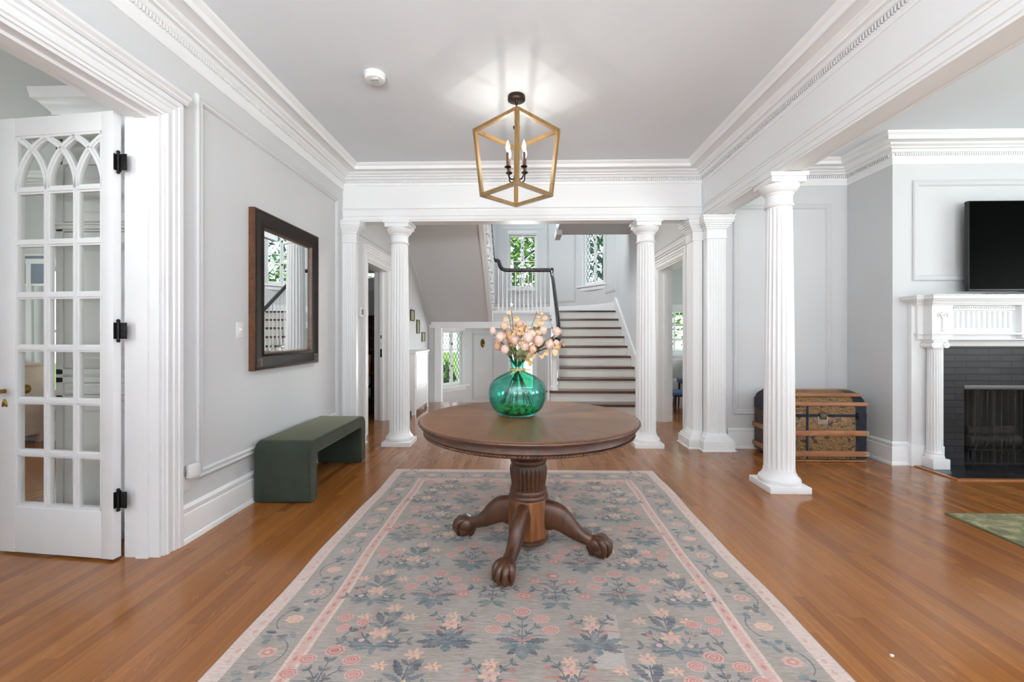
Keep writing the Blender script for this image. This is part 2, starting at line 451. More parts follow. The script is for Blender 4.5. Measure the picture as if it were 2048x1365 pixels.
# beams
def beam_profile():      # (drop side) w = out of face, h = z
    return [(0,2.70),(.028,2.695),(.030,2.682),(.018,2.675),(.014,2.66),(.006,2.66),(.006,2.605),(-.002,2.60),(-.002,2.565),(-.010,2.56),(-.010,COLH),(-.06,COLH),(-.06,2.70)]
mb = MB()
mb.box(LX, RX, BY+.05, 5.03, COLH+.004, CZ); mb.box(LX, RX, BY, BY+.06, 2.69, CZ)
mb.sweep([(RX, BY), (LX, BY)], beam_profile())
struct(mb, 'trim_beam_far', TRIM, 'white moulded beam on two columns between foyer and stair hall', 'beam')
mb = MB()
mb.box(RX+.05, 2.2, REAR, 4.83, COLH+.004, CZ); mb.box(RX, RX+.06, REAR, 4.83, 2.69, CZ)
mb.sweep([(RX, REAR), (RX, BY)], beam_profile())
mb.box(2.19, 2.225, REAR, 4.83, 2.62, 2.66); mb.box(2.19, 2.215, REAR, 4.83, 2.545, 2.58)
struct(mb, 'trim_beam_right', TRIM, 'long white moulded beam between foyer and sitting room', 'beam')

# crown mouldings
CROWN = [(-.01,2.945),(.010,2.945),(.014,2.952),(.014,2.972),(.018,2.976),(.018,3.004),(.030,3.007),(.040,3.016),(.050,3.030),(.066,3.037),(.066,3.031),(.080,3.031),(.086,3.042),(.112,3.050),(.120,3.058),(.124,3.066),
         (.208,3.066),(.208,3.056),(.222,3.053),(.228,3.060),(.230,3.086),(.238,3.090),(.250,3.098),(.262,3.108),(.266,3.118),(-.01,3.118)]
def dentils(mb, p0, p1, z0=2.977, z1=3.004, w0=.012, w1=.034, step=.0215):
    """teeth along a wall line from p0 to p1, room on the left"""
    p0 = Vector(p0); p1 = Vector(p1); d = p1-p0; L = d.length; d.normalize(); nrm = Vector((-d.y, d.x))
    n = int(L/step)
    for i in range(n):
        a = p0+d*(i*step+.005); b = a+d*.0135
        q = [a+nrm*w0, b+nrm*w0, b+nrm*w1, a+nrm*w1]
        mb.add([(v.x, v.y, z0) for v in q]+[(v.x, v.y, z1) for v in q], [(0,3,2,1),(4,5,6,7),(0,1,5,4),(1,2,6,5),(2,3,7,6)])
mb = MB()
pth = [(LX, REAR), (RX, REAR), (RX, BY), (LX, BY)]
mb.sweep(pth, CROWN, closed=True)
dentils(mb, (RX, 0), (RX, BY)); dentils(mb, (RX, BY), (LX, BY)); dentils(mb, (LX, BY), (LX, 0))
mb.sweep([(LX, BY-.0), (LX, REAR)], [(-.01,2.90),(.010,2.90),(.014,2.906),(.014,2.95),(-.01,2.95)])
struct(mb, 'trim_crown', TRIM, 'white dentil crown moulding round the foyer ceiling', 'crown moulding')
mb = MB()
pr = [(6.4, 4.25), (3.58, 4.25), (3.58, 4.83), (2.2, 4.83), (2.2, REAR)]
mb.sweep(pr, CROWN)
for a, b in zip(pr[:3], pr[1:4]): dentils(mb, a, b)
mb.sweep([pr[0], pr[1], pr[2], pr[3]], [(-.01,2.90),(.010,2.90),(.012,2.906),(.012,2.95),(-.01,2.95)])
struct(mb, 'trim_crown_sitting', TRIM, 'white dentil crown moulding in the sitting room by the chimney breast', 'crown moulding')
mb = MB()
pl = [(LX-.19, REAR), (LX-.19, 5.0), (-6.6, 5.0), (-6.6, REAR)]
mb.sweep(pl, CROWN); dentils(mb, (-3.4, 5.0), (-6.6, 5.0))
struct(mb, 'trim_crown_dining', TRIM, 'white crown moulding of the room behind the glazed door', 'crown moulding')

# baseboards
BASE = [(-.01,0),(.040,0),(.040,.012),(.034,.026),(.026,.030),(.024,.165),(.022,.172),(.018,.176),(.020,.184),(.020,.205),(.012,.216),(.004,.222),(-.01,.222)]
def base(name, path, label):
    mb = MB(); mb.sweep(path, BASE); struct(mb, name, TRIM, label, 'baseboard')
base('baseboard_left', [(LX, 4.80), (LX, 2.50)], 'tall white baseboard under the mirror wall on the left')
base('baseboard_back', [(3.72, 4.25), (3.58, 4.25), (3.58, 4.83), (2.27, 4.83)], 'tall white baseboard behind the trunk and round to the fireplace')
base('baseboard_hall', [(HL, 8.0), (HL, 6.42)], 'white baseboard of the hall wall behind the radiator cover')
base('baseboard_dining', [(LX-.19, 2.6), (LX-.19, 5.0), (-5.9, 5.0)], 'white baseboard of the room behind the glazed door')

# picture-frame panel mouldings
PAN = [(0,-.004),(0,.010),(.010,.020),(.018,.020),(.026,.012),(.038,.016),(.046,.018),(.052,.010),(.057,.004),(.057,-.004)]
def panel(mb, O, U, V, N, a0, a1, b0, b1, prof=PAN, s=1.0):
    mb.sweep([(a0,b0),(a1,b0),(a1,b1),(a0,b1)], [(w*s, h*s) for w, h in prof], O, U, V, N, closed=True)
X, Y, Z = Vector((1,0,0)), Vector((0,1,0)), Vector((0,0,1))
def trim(name, fn, label, cat='wall moulding', mat=None):
    mb = MB(); fn(mb); struct(mb, name, mat or WALL, label, cat)
trim('trim_panel_left', lambda m: panel(m, (LX,0,0), Y, Z, X, 2.635, 4.70, .348, 2.765), 'rectangular wall panel moulding framing the mirror on the left wall')
trim('trim_panel_back', lambda m: panel(m, (0,4.83,0), X, Z, -Y, 2.335, 3.40, .375, 2.70), 'rectangular wall panel moulding above the antique trunk')
trim('trim_panel_chimney', lambda m: panel(m, (0,4.25,0), X, Z, -Y, 3.765, 5.93, 1.775, 2.745), 'rectangular panel moulding over the mantel behind the television')
trim('trim_panel_hall_right', lambda m: panel(m, (HR,0,0), Y, Z, -X, 5.12, 6.75, 2.46, 2.98, s=.8), 'panel moulding over the sunroom doorway')
trim('trim_panel_hall_left', lambda m: panel(m, (HL,0,0), Y, Z, X, 5.12, 6.75, 2.46, 2.98, s=.8), 'panel moulding over the closet doorway')
def cyl_panel(mb, a0, a1, z0, z1):
    for w, r in ((0, .014), (.035, .009)):
        a_, b_ = R(a0)+w/BR, R(a1)-w/BR; n = 10
        arc = [a_+(b_-a_)*i/n for i in range(n+1)]
        P = lambda a, z: (BC[0]+(BR-.004)*math.sin(a), BC[1]+(BR-.004)*math.cos(a), z)
        mb.tube([P(a, z0+w) for a in arc], r, 6); mb.tube([P(a, z1-w) for a in arc], r, 6)
        mb.tube([P(a_, z0+w), P(a_, z1-w)], r, 6); mb.tube([P(b_, z0+w), P(b_, z1-w)], r, 6)
def f(m):
    cyl_panel(m, -38.5, -21.5, -.32, 1.30); cyl_panel(m, 18.5, 41, 2.08, 4.3); cyl_panel(m, -41, -18.5, 2.08, 4.3); cyl_panel(m, 71, 88, 2.2, 4.3); cyl_panel(m, -8.5, 8.5, 1.98, 2.36)
trim('trim_panel_bay', f, 'curved panel mouldings between the stair windows')
def f(m):
    a = [R(-88+4*i) for i in range(45)]
    P = lambda q, r: (BC[0]+r*math.sin(q), BC[1]+r*math.cos(q))
    path = [P(q, BR) for q in a]
    m.sweep(path[::-1], [(-.01,1.755),(.024,1.755),(.024,1.925),(.018,1.94),(.014,1.965),(-.01,1.97)])
trim('baseboard_bay', f, 'curved white baseboard along the stair landing', 'baseboard', TRIM)
def f(m):    # sloping skirting of the lower flight on the right wall and the soffit cove on the left wall
    m.prism([(6.55,0),(6.55,.30),(6.72,.42),(9.0,2.02),(9.15,1.97),(9.15,1.70),(9.0,1.60),(6.75,.05)], HR-.028, HR, 'x')
    m.bar((HR-.022,6.70,.42), (HR-.022,9.05,2.03), .03, .03)
trim('trim_stair_skirting', f, 'sloping white skirting board on the wall beside the staircase', 'skirting', TRIM)
def f(m):
    m.bar((HL+.03,8.95,1.50), (HL+.03,6.70,3.07), .06, .07); m.bar((HL+.012,8.95,1.40), (HL+.012,6.70,2.97), .03, .02)
trim('trim_soffit_cove', f, 'sloping moulding where the upper stair soffit meets the left wall', 'moulding')

# door casings
CAS = [(0,-.01),(0,.014),(.012,.018),(.016,.026),(.030,.026),(.034,.018),(.055,.020),(.060,.028),(.075,.030),(.080,.022),(.088,.036),(.112,.038),(.118,.030),(.118,-.01)]
def casing_y(mb, x, nrm, y0, y1, z, s=1.0, cap=.0):
    # opening y0..y1 up to z on a wall plane x; casing runs outside the opening
    path = [(y0,0),(y0,z),(y1,z),(y1,0)]      # clockwise seen from +? -> offset left = outside
    mb.sweep(path, [(w*s, h) for w, h in CAS], (x,0,0), Y, Z, X*nrm)
    if cap:
        e = .118*s
        mb.sweep([(y0-e-.02, z+e), (y1+e+.02, z+e)], [(0,-.01),(0,.04),(.012,.052),(.022,.05),(.035,.066),(.05,.07),(.05,-.01)], (x,0,0), Y, Z, X*nrm)
mb = MB()
casing_y(mb, LX, 1, DH[0], DH[1], DH[3], 1, .05)
# jamb lining and stop, room-side casing
for y0, y1 in ((DH[1]-.02, DH[1]+.004), (DH[0]-.004, DH[0]+.02)): mb.box(LX-.195, LX+.004, y0, y1, 0, DH[3])
mb.box(LX-.193, LX+.002, DH[0]-.001, DH[1]+.001, DH[3]-.018, DH[3]+.003)
mb.box(LX-.12, LX-.05, DH[1]-.034, DH[1]-.016, 0, DH[3]-.008); mb.box(LX-.118, LX-.052, DH[0], DH[1]-.03, DH[3]-.034, DH[3]-.015)
casing_y(mb, LX-.19, -1, DH[0], DH[1], DH[3], 1, .05)
struct(mb, 'trim_door_casing', TRIM_OLD, 'wide moulded white casing round the left doorway with black hinges', 'door casing')
mb = MB(); casing_y(mb, HL, 1, 5.39, 6.28, 2.2, 1.05, .05)
for y0, y1 in ((5.386, 5.41), (6.26, 6.284)): mb.box(HL-.205, HL+.004, y0, y1, 0, 2.2)
mb.box(HL-.203, HL+.002, 5.39, 6.28, 2.18, 2.203)
mb.box(HL-.12, HL-.07, 6.235, 6.262, 0, 2.18)
mb.bbox(HL-.118,HL-.07,6.226,6.236,0,2.18,.002)
cc = struct(mb, 'trim_closet_casing', TRIM, 'white moulded casing of the closet doorway left of the hall', 'door casing')
mb = MB(); mb.bbox(HL-.105,HL-.08,6.222,6.227,.93,1.05,.001); mb.bbox(HL-.10,HL-.085,6.21,6.227,.98,1.0,.001); mb.bbox(HL-.10,HL-.085,6.222,6.227,1.2,1.25,.001); mb.build('strike_plate', BLACK_IRON, cc)
mb = MB(); casing_y(mb, HR, -1, 5.26, 6.28, 2.2, 1.05, .05)
for y0, y1 in ((5.256, 5.28), (6.26, 6.284)): mb.box(HR-.004, HR+.205, y0, y1, 0, 2.2)
mb.box(HR-.002, HR+.203, 5.26, 6.28, 2.18, 2.203); mb.box(HR+.08, HR+.13, 6.235, 6.262, 0, 2.18)
struct(mb, 'trim_sunroom_casing', TRIM, 'white moulded casing of the sunroom doorway right of the hall', 'door casing')

# sunken entry: stub wall, jamb and header under the landing
mb = MB()
mb.box(HL, -1.80, 9.0, 9.1, -.9, 1.42)
struct(mb, 'wall_entry', WALL, 'narrow grey wall left of the sunken entry', 'wall')
mb = MB()
mb.box(-1.82, -1.70, 8.96, 9.12, -.9, 1.40); mb.box(-1.84, -1.78, 8.95, 9.0, -.9, 1.44)
mb.box(HL, .66, 8.97, 9.10, 1.40, 1.50); mb.box(HL, .66, 8.955, 9.0, 1.48, 1.53)
struct(mb, 'trim_entry', TRIM, 'white header and jamb under the landing framing the sunken entry', 'trim')
mb = MB(); mb.prism([(6.78,0),(9.06,0),(9.06,1.60),(9.0,1.56),(6.78,.02)], .60, .66, 'x')
mb.box(.60, .66, 7.9, 9.06, -.9, .01)
struct(mb, 'wall_spandrel', WALL, 'grey wall under the lower stair flight', 'wall')

# pilasters
def flute_face(w, d, n, m=.014, dep=.007):
    """front outline of a fluted face from x=0..w at y=0, grooves go to +y"""
    pts = [(0, 0)]; g = (w-2*m)/n
    for i in range(n):
        c = m+g*(i+.5)
        for j in range(7):
            t = PI*j/6
            pts.append((c-g*.40*math.cos(t), dep*math.sin(t)))
    pts.append((w, 0))
    return pts
def cap_rect(mb, x0, x1, y0, y1):
    """capital of a square pilaster, projecting round a rectangle"""
    for (e, a, b) in ((.012,2.30,2.318),(.006,2.318,2.405),(.018,2.405,2.425),(.030,2.425,2.445),(.045,2.445,2.465),(.060,2.465,2.485),(.066,2.485,2.525),(.074,2.525,COLH)):
        mb.bbox(x0-e, x1+e, y0-e, y1+e, a, b, .003)
def base_rect(mb, x0, x1, y0, y1):
    for (e, a, b) in ((.082,0,.018),(.070,.012,.11),(.055,.105,.135),(.040,.13,.155),(.022,.15,.172),(.010,.17,.185)):
        mb.bbox(x0-e, x1+e, y0-e, y1+e, a, b, .004)
def pilaster(name, label, x0, x1, y0, y1, fl):
    t = thing(name, label, 'pilaster', (0,0,0), kind='thing')
    m = MB()
    if fl == 'front':
        p = [(x0+a, y0+b) for a, b in flute_face(x1-x0, 0, 6)]+[(x1,y1),(x0,y1)]
    elif fl == 'left':
        q = flute_face(y1-y0, 0, 6); p = [(x0+b, y1-a) for a, b in q]+[(x1,y0),(x1,y1)]
    m.prism(p, .17, 2.31, 'z'); m.build('shaft', TRIM, t, 25)
    m = MB(); base_rect(m, x0, x1, y0, y1); m.build('base', TRIM, t)
    m = MB(); cap_rect(m, x0, x1, y0, y1); m.build('capital', TRIM, t)
    return t
pilaster('pilaster', 'white fluted pilaster on the left wall behind the green bench', LX-.0, -1.885, 4.83, 4.885, 'front')
pilaster('pilaster', 'white fluted half pilaster at the right end of the hall opening', 1.895, 2.02, 4.83, 5.02, 'left')
pilaster('pilaster', 'broad white fluted pilaster at the corner between hall and sitting room', 2.005, 2.205, 4.72, 4.90, 'front')

# columns
def column(label, x, y):
    t = thing('column', label, 'column', (x, y, 0), group='round fluted columns of the foyer', kind='thing')
    m = MB(); m.bbox(-.161,.161,-.161,.161,0,.05,.003); m.build('plinth', TRIM, t)
    m = MB(); m.lathe([(.148,.048),(.154,.06),(.156,.075),(.150,.092),(.138,.10),(.136,.105),(.130,.112),(.124,.125),(.122,.128),(.1165,.145),(.115,.16)], 64); m.build('base', TRIM, t)
    m = MB(); NF = 20; n = NF*8
    def fr(r, z, a, j):
        e = min(1, max(0, (z-.16)/.05), max(0, (2.285-z)/.05)); e = math.sqrt(max(0, e))
        q = abs(((a*NF/(2*PI)) % 1)-.5)*2        # 0 centre of flute, 1 fillet
        d = math.sqrt(max(0, 1-(q/.80)**2)) if q < .8 else 0
        return r-.0105*d*e*r/.11
    prof = [(.113-.019*max(0, (z-.5)/1.8)**1.3, z) for z in [.15,.158,.162,.17,.185,.21,.5,.8,1.1,1.4,1.7,2.0,2.235,2.262,2.275,2.283,2.287,2.30]]
    m.lathe(prof, n, fn=fr); m.build('shaft', TRIM, t, 50)
    m = MB(); m.lathe([(.096,2.292),(.106,2.296),(.110,2.304),(.106,2.312),(.098,2.316),(.097,2.322),(.097,2.385),(.102,2.39),(.106,2.398),(.104,2.404),(.112,2.408),(.130,2.425),(.142,2.445),(.146,2.458),(.142,2.468),(.132,2.472)], 64)
    m.bbox(-.135,.135,-.135,.135,2.470,2.520,.003); m.bbox(-.150,.150,-.150,.150,2.512,COLH,.006)
    m.build('capital', TRIM, t)
    return t
column('white fluted column nearest the viewer, in front of the antique trunk', 2.11, 3.59)
column('white fluted column left of the table, near the end of the green bench', -1.416, 4.926)
column('white fluted column right of the table, beside the foot of the stairs', 1.40, 4.926)
# ------------------------------------------------------------------ windows
def lattice(mb, x0, x1, z0, z1, y, cw=.105, ch=.165, r=.0035):
    """diamond leading clipped to a rectangle"""
    k = ch/cw
    for s in (1, -1):
        c = -40
        lo = min(z0-s*k*x0, z0-s*k*x1); hi = max(z1-s*k*x0, z1-s*k*x1)
        n0 = math.floor(lo/ch); n1 = math.ceil(hi/ch)
        for i in range(n0, n1+1):
            c = i*ch           # z = s*k*x + c
            pts = []
            xa = max(x0, min((z0-c)/(s*k), (z1-c)/(s*k))); xb = min(x1, max((z0-c)/(s*k), (z1-c)/(s*k)))
            if xb-xa < .01: continue
            mb.bar((xa, y, s*k*xa+c), (xb, y, s*k*xb+c), r*2, r*2)
def bay_window(name, label, ang, z0, z1, sill=True, head=True, bar=None, panel_below=0):
    t = thing(name, label, 'window', (BC[0]+BR*math.sin(ang), BC[1]+BR*math.cos(ang), 0), -ang, kind='structure')
    m = MB()                                   # local: x along the wall, y outward
    for s in (-1, 1):
        m.bbox(s*.36, s*.47, -.035, .03, z0-.02, z1+.01); m.bbox(s*.44, s*.475, -.05, .02, z0-.02, z1+.01); m.bbox(s*.345, s*.375, -.02, .2, z0, z1)
    m.bbox(-.476, .476, -.037, .03, z1, z1+.12); m.bbox(-.36, .36, -.018, .198, z1-.02, z1+.012); m.bbox(-.36, .36, .04, .2, z0-.01, z0+.02)
    if head:
        m.bbox(-.49, .49, -.055, .02, z1+.10, z1+.125); m.bbox(-.51, .51, -.075, .02, z1+.12, z1+.145); m.bbox(-.525, .525, -.085, .02, z1+.14, z1+.152)
    if sill:
        m.bbox(-.52, .52, -.09, .12, z0-.045, z0-.012); m.bbox(-.48, .48, -.045, .02, z0-.13, z0-.045)
    else: m.bbox(-.475, .475, -.035, .12, z0-.05, z0)
    m.build('window_frame', TRIM, t)
    for s in (-1, 1):
        a, b = sorted((s*.008, s*.345)); zb = bar or (z0+(z1-z0)*.5)
        w = MB()
        w.bbox(a, a+.035, .045, .085, z0+.02, z1-.02); w.bbox(b-.035, b, .045, .085, z0+.02, z1-.02)
        w.bbox(a+.002, b-.002, .047, .083, z0+.022, z0+.075); w.bbox(a+.002, b-.002, .047, .083, z1-.065, z1-.022); w.bbox(a, b, .05, .08, zb-.013, zb+.013)
        sh = w.build('sash', TRIM, t)
        g = MB(); g.box(a+.03, b-.03, .062, .066, z0+.06, z1-.05); g.build('pane', PANE, sh)
        l = MB(); lattice(l, a+.035, b-.035, z0+.075, z1-.065, .060); l.build('leading', LEAD, sh)
    h = MB()
    for z in (z0+.35*(z1-z0), z0+.75*(z1-z0)): h.bbox(-.012, .012, .02, .045, z-.02, z+.02)
    h.build('latch', BLACK_IRON, t)
    return t
bay_window('window_1', 'leaded casement window straight ahead above the stair landing', 0, 2.44, 3.84, sill=False, bar=3.15)
bay_window('window_2', 'leaded casement window at the right side of the stair bay', R(57.5), 2.44, 3.84, bar=3.17)
bay_window('window_3', 'leaded casement window of the bay hidden by the upper flight', -R(57.5), 2.44, 3.84, bar=3.17)
bay_window('window_4', 'low leaded casement window in the sunken entry under the landing', -R(56.5), .06, 1.37, head=False, bar=.91)
bay_window('window_30', 'low leaded casement window of the entry hidden behind the stairs', R(56.5), .06, 1.37, head=False, bar=.91)
# exterior entry door
t = thing('door_1', 'white glazed entry door with side trim at the back of the sunken entry', 'door', (0, BC[1]+BR, 0), 0, kind='structure')
m = MB()
for s in (-1, 1):
    m.bbox(s*.345, s*.375, -.02, .2, -.85, 1.30); m.bbox(s*.36, s*.50, -.03, .02, -.85, 1.40); m.bbox(s*.40, s*.43, -.042, .0, -.85, 1.30)
m.bbox(-.52, .52, -.04, .02, 1.30, 1.42); m.build('door_frame', TRIM, t)
m = MB()
m.bbox(-.345,-.25,.05,.095,-.84,1.29); m.bbox(.25,.345,.05,.095,-.84,1.29); m.bbox(-.26,.26,.05,.095,1.19,1.29); m.bbox(-.26,.26,.05,.095,-.84,-.10); m.bbox(-.26,.26,.055,.09,.55,.58); m.bbox(-.012,.012,.055,.09,-.10,1.19)
lf = m.build('door_leaf', TRIM, t)
m = MB(); m.box(-.255,.255,.068,.074,-.105,1.195); m.build('pane', PANE, lf)
m = MB(); m.ball((.30,.02,.15), .03); m.build('door_knob', BRASS, lf)

def plain_window(name, label, O, U, N, w, z0, z1, rows=2, cols=2, cas=.1):
    """double-hung window in an opening: O lower-left corner of opening on inner face, U along, N into the room"""
    t = thing(name, label, 'window', (0,0,0), kind='structure')
    O = Vector(O); U = Vector(U); N = Vector(N)
    def bx(m, a0, a1, d0, d1, b0, b1):
        m2 = MB(); m2.box(a0,a1,d0,d1,b0,b1)
        m.add([(O+U*p[0]+N*p[1]+Vector((0,0,p[2]-0)))[:] for p in m2.v], m2.f)
    m = MB()
    bx(m,-cas,0,-.01,.025,z0-.03,z1+cas); bx(m,w,w+cas,-.01,.025,z0-.03,z1+cas); bx(m,-cas,w+cas,-.01,.03,z1,z1+cas); bx(m,-cas-.03,w+cas+.03,-.02,.06,z0-.04,z0-.005); bx(m,-cas,w+cas,-.01,.02,z0-.13,z0-.04)
    bx(m,0,.02,-.18,0,z0,z1); bx(m,w-.02,w,-.18,0,z0,z1); bx(m,0,w,-.18,0,z1-.02,z1); bx(m,0,w,-.18,0,z0,z0+.02)
    m.build('window_frame', TRIM, t)
    m = MB(); e = .05
    bx(m,.02,.02+e,-.12,-.08,z0+.02,z1-.02); bx(m,w-.02-e,w-.02,-.12,-.08,z0+.02,z1-.02); bx(m,.021,w-.021,-.118,-.082,z0+.021,z0+.09); bx(m,.021,w-.021,-.118,-.082,z1-.07,z1-.021)
    for i in range(1, rows): z = z0+(z1-z0)*i/rows; bx(m,.022,w-.022,-.117,-.083,z-.018,z+.018)
    for i in range(1, cols): a = w*i/cols; bx(m,a-.012,a+.012,-.115,-.085,z0+.05,z1-.05)
    sh = m.build('sash', TRIM, t)
    m = MB(); bx(m,.03,w-.03,-.102,-.098,z0+.03,z1-.03); m.build('pane', PANE, sh)
    return t
plain_window('window_5', 'narrow bright window beyond the glazed door', (-5.85,5.0,0), X, -Y, .65, .5, 2.1, 2, 1, .06)
plain_window('window_6', 'double hung sunroom window looking onto a white fence', (2.75,9.2,0), X, -Y, 1.0, .84, 1.80, 3, 2)
plain_window('window_7', 'second sunroom window beside the first', (4.1,9.2,0), X, -Y, 1.0, .84, 1.80, 3, 2)
plain_window('window_8', 'small bright window high in the closet', (-2.9,7.05,0), X, -Y, .7, 2.12, 2.36, 1, 3, .03)
k = 9  # from here on: unseen windows added to light the rooms
for (a, b, c, d) in RW:
    plain_window('window_%d' % k, 'tall window in the wall behind the viewer', (a, REAR, 0), X, Y, b-a, c, d); k += 1
for (a, b, c, d) in RWX:
    plain_window('window_%d' % k, 'tall window in the outer sitting room wall', (6.4, a, 0), Y, -X, b-a, c, d); k += 1
for (a, b, c, d) in LWX:
    plain_window('window_%d' % k, 'tall window in the outer wall of the dining room', (-6.6, a, 0), Y, X, b-a, c, d); k += 1
plain_window('window_%d' % k, 'wide sunroom window on the side', (5.4, 5.8, 0), Y, -X, 2.8, .6, 2.2, 2, 4); k += 1
plain_window('window_%d' % k, 'upper stairwell window on the left', (HL, 7.2, 0), Y, X, 1.2, 3.9, 5.3)

# ------------------------------------------------------------------ french door with gothic glazing
FD = (-2.252, 2.336); FA = math.atan2(.1073, -.9942)
t = thing('door_2', 'white glazed French door with pointed arch panes standing open at the left', 'door', (FD[0], FD[1], 0), FA, kind='structure')
# local: x from hinge to free edge, y = -towards viewer? (rotated ~174 deg: local +y faces the viewer)
W, TH = .765, .022
m = MB()
m.bbox(0,.076,-TH,TH,.012,2.490,.003); m.bbox(.645,W,-TH,TH,.012,2.490,.003)
m.bbox(.07,.65,-TH+.001,TH-.001,.013,.272,.003); m.bbox(.07,.65,-TH+.001,TH-.001,2.385,2.489,.003)
fr = m.build('door_leaf', TRIM_OLD, t)
m = MB()
xs = [.0755, .2515, .4445, .6455]; PITCH = .19
def mun_v(x, z0, z1): m.box(x-.021,x+.021,-.011,.011,z0,z1); m.box(x-.010,x+.010,-.019,.019,z0,z1)
def mun_h(z, x0=.075, x1=.646): m.box(x0,x1,-.0103,.0103,z-.021,z+.021); m.box(x0,x1,-.0183,.0183,z-.010,z+.010)
zr = [2.075-.2995*i for i in range(7)]
for z in zr[:6]: mun_h(z)
for x in xs[1:3]: mun_v(x, .27, 2.075)
for x in (xs[0], xs[3]): m.box(x-.012,x+.016 if x < .3 else x+.012,-.016,.016,.27,2.39)
m.box(.075,.646,-.016,.016,.262,.290); m.box(.075,.646,-.016,.016,2.372,2.395)
RA = .327
def arc(x0, s):
    for wd, dp in ((.034,.011), (.016,.019)):
        pts = []
        for i in range(15):
            a = R(66.6)*i/14
            x = x0+s*(RA-RA*math.cos(a)); z = 2.075+RA*math.sin(a)
            if x < .07 or x > .652: break
            pts.append((x, z))
        if len(pts) > 1: m.sweep(pts, [(-wd/2,-dp),(wd/2,-dp),(wd/2,dp),(-wd/2,dp)], (0,0,0), (1,0,0), (0,0,1), (0,-1,0))
for x in xs: arc(x, 1); arc(x, -1)
m.build('muntin', TRIM_OLD, t)
m = MB(); m.box(.074,.648,-.003,.003,.27,2.39); m.build('pane', OLDPANE, t)
for z in (2.21, 1.275, .337):
    m = MB()
    m.tube([(-.014,.006,z-.05),(-.014,.006,z+.05)], .0075, 10)
    for q in (-.056, .056): m.ball((-.014,.006,z+q), .0095, 10, 6)
    m.bbox(-.004,.0,-.021,.021,z-.045,z+.045,.001)
    m.bbox(-.062,-.010,-.0005,.0035,z-.045,z+.045,.001)
    for a in (-.052,-.034):
        for b in (-.028,.0,.028): m.ball((a,.004,z+b), (.004,.002,.004), 8, 4)
    m.build('hinge', BLACK_IRON, t)
m = MB(); m.lathe([(.012,0),(.012,.03),(.02,.036),(.027,.048),(.026,.06),(.016,.068),(.004,.07)], 20); m.xf(Matrix.Translation((.712,TH,.93)) @ Matrix.Rotation(-PI/2, 4, 'X')); m.build('door_knob', BRASS, t)
m = MB()
m.ball((.705,TH+.002,.862), (.010,.004,.024), 12, 8, rot=Matrix.Rotation(R(20), 3, 'Y')); m.ball((.719,TH+.004,.862), (.010,.004,.024), 12, 8, rot=Matrix.Rotation(R(-15), 3, 'Y')); m.build('keyhole_cover', BRASS, t)
m = MB(); m.lathe([(.012,0),(.012,.03),(.02,.036),(.027,.048),(.026,.06),(.016,.068),(.004,.07)], 20); m.xf(Matrix.Translation((.712,-TH,.93)) @ Matrix.Rotation(PI/2, 4, 'X')); m.build('door_knob', BRASS, t)

# ------------------------------------------------------------------ staircases
RISE, RUN, Y1 = .1763, .2525, 6.72
t = thing('staircase', 'lower flight of white risers and dark brown treads rising to the landing', 'staircase', (0,0,0), kind='thing')
RISER = pm('cream_riser_paint', (.84,.825,.78), .4, var=.02)
for n in range(1, 10):
    y = Y1+RUN*(n-1); z = RISE*n; xl = {1: .22, 2: .42}.get(n, .62)
    m = MB()
    if n <= 2:
        pts = [(HR-.03,y-.03),(HR-.03,y+RUN+.01),(xl+.1,y+RUN+.01)]
        pts += [(xl+.10-.14*math.sin(PI*i/10), y+.11+.14*math.cos(PI*i/10)) for i in range(0, 11)]
        m.prism([(a,b) for a,b in pts], z-.038, z, 'z')
        tr = m.build('tread', TREAD, t, 30, bevel=.006)
    else:
        m.bbox(xl-.035, HR-.03, y-.03, y+RUN+.01, z-.038, z, .01); m.build('tread', TREAD, t)
    m = MB()
    if n <= 2:
        pts = [(HR-.03,y),(HR-.03,y+RUN),(xl+.1,y+RUN)]+[(xl+.10-.11*math.sin(PI*i/10), y+.11+.11*math.cos(PI*i/10)) for i in range(11)]
        m.prism(pts, z-RISE+.0005, z-.037, 'z')
    else: m.box(xl, HR-.03, y, y+.02, z-RISE, z-.03)
    m.build('riser', RISER, t)
m = MB(); m.box(.62, HR-.03, 8.9925, 9.01, RISE*9, RISE*10-.03); m.build('riser', RISER, t)
m = MB()
st = [(Y1+.02, .01)]
for n in range(1, 11): st += [(Y1+RUN*(n-1)+.005, RISE*n-.03), (Y1+RUN*n+.005, RISE*n-.03)]
st = st[:-1]+[(9.02, 1.70), (9.02, 1.56)]
m.prism([(Y1+RUN*2, 0.01)]+[p for p in st if p[0] > Y1+RUN*2-.01 and p[1] > RISE*2.5]+[], .61, .635, 'x')
for n in range(3, 10):
    y = Y1+RUN*(n-1); z = RISE*n
    m.bbox(.585,.612,y+.0,y+.05,z-.13,z-.03); m.bbox(.59,.612,y+.04,y+.16,z-.10,z-.03)
m.build('stringer', TRIM, t)
m = MB()
for n in range(3, 10):
    y = Y1+RUN*(n-1); z = RISE*n
    m.bbox(.575,.62,y-.032,y+RUN-.01,z-.032,z+.001,.008); m.build('tread_return', TREAD, t); m = MB()

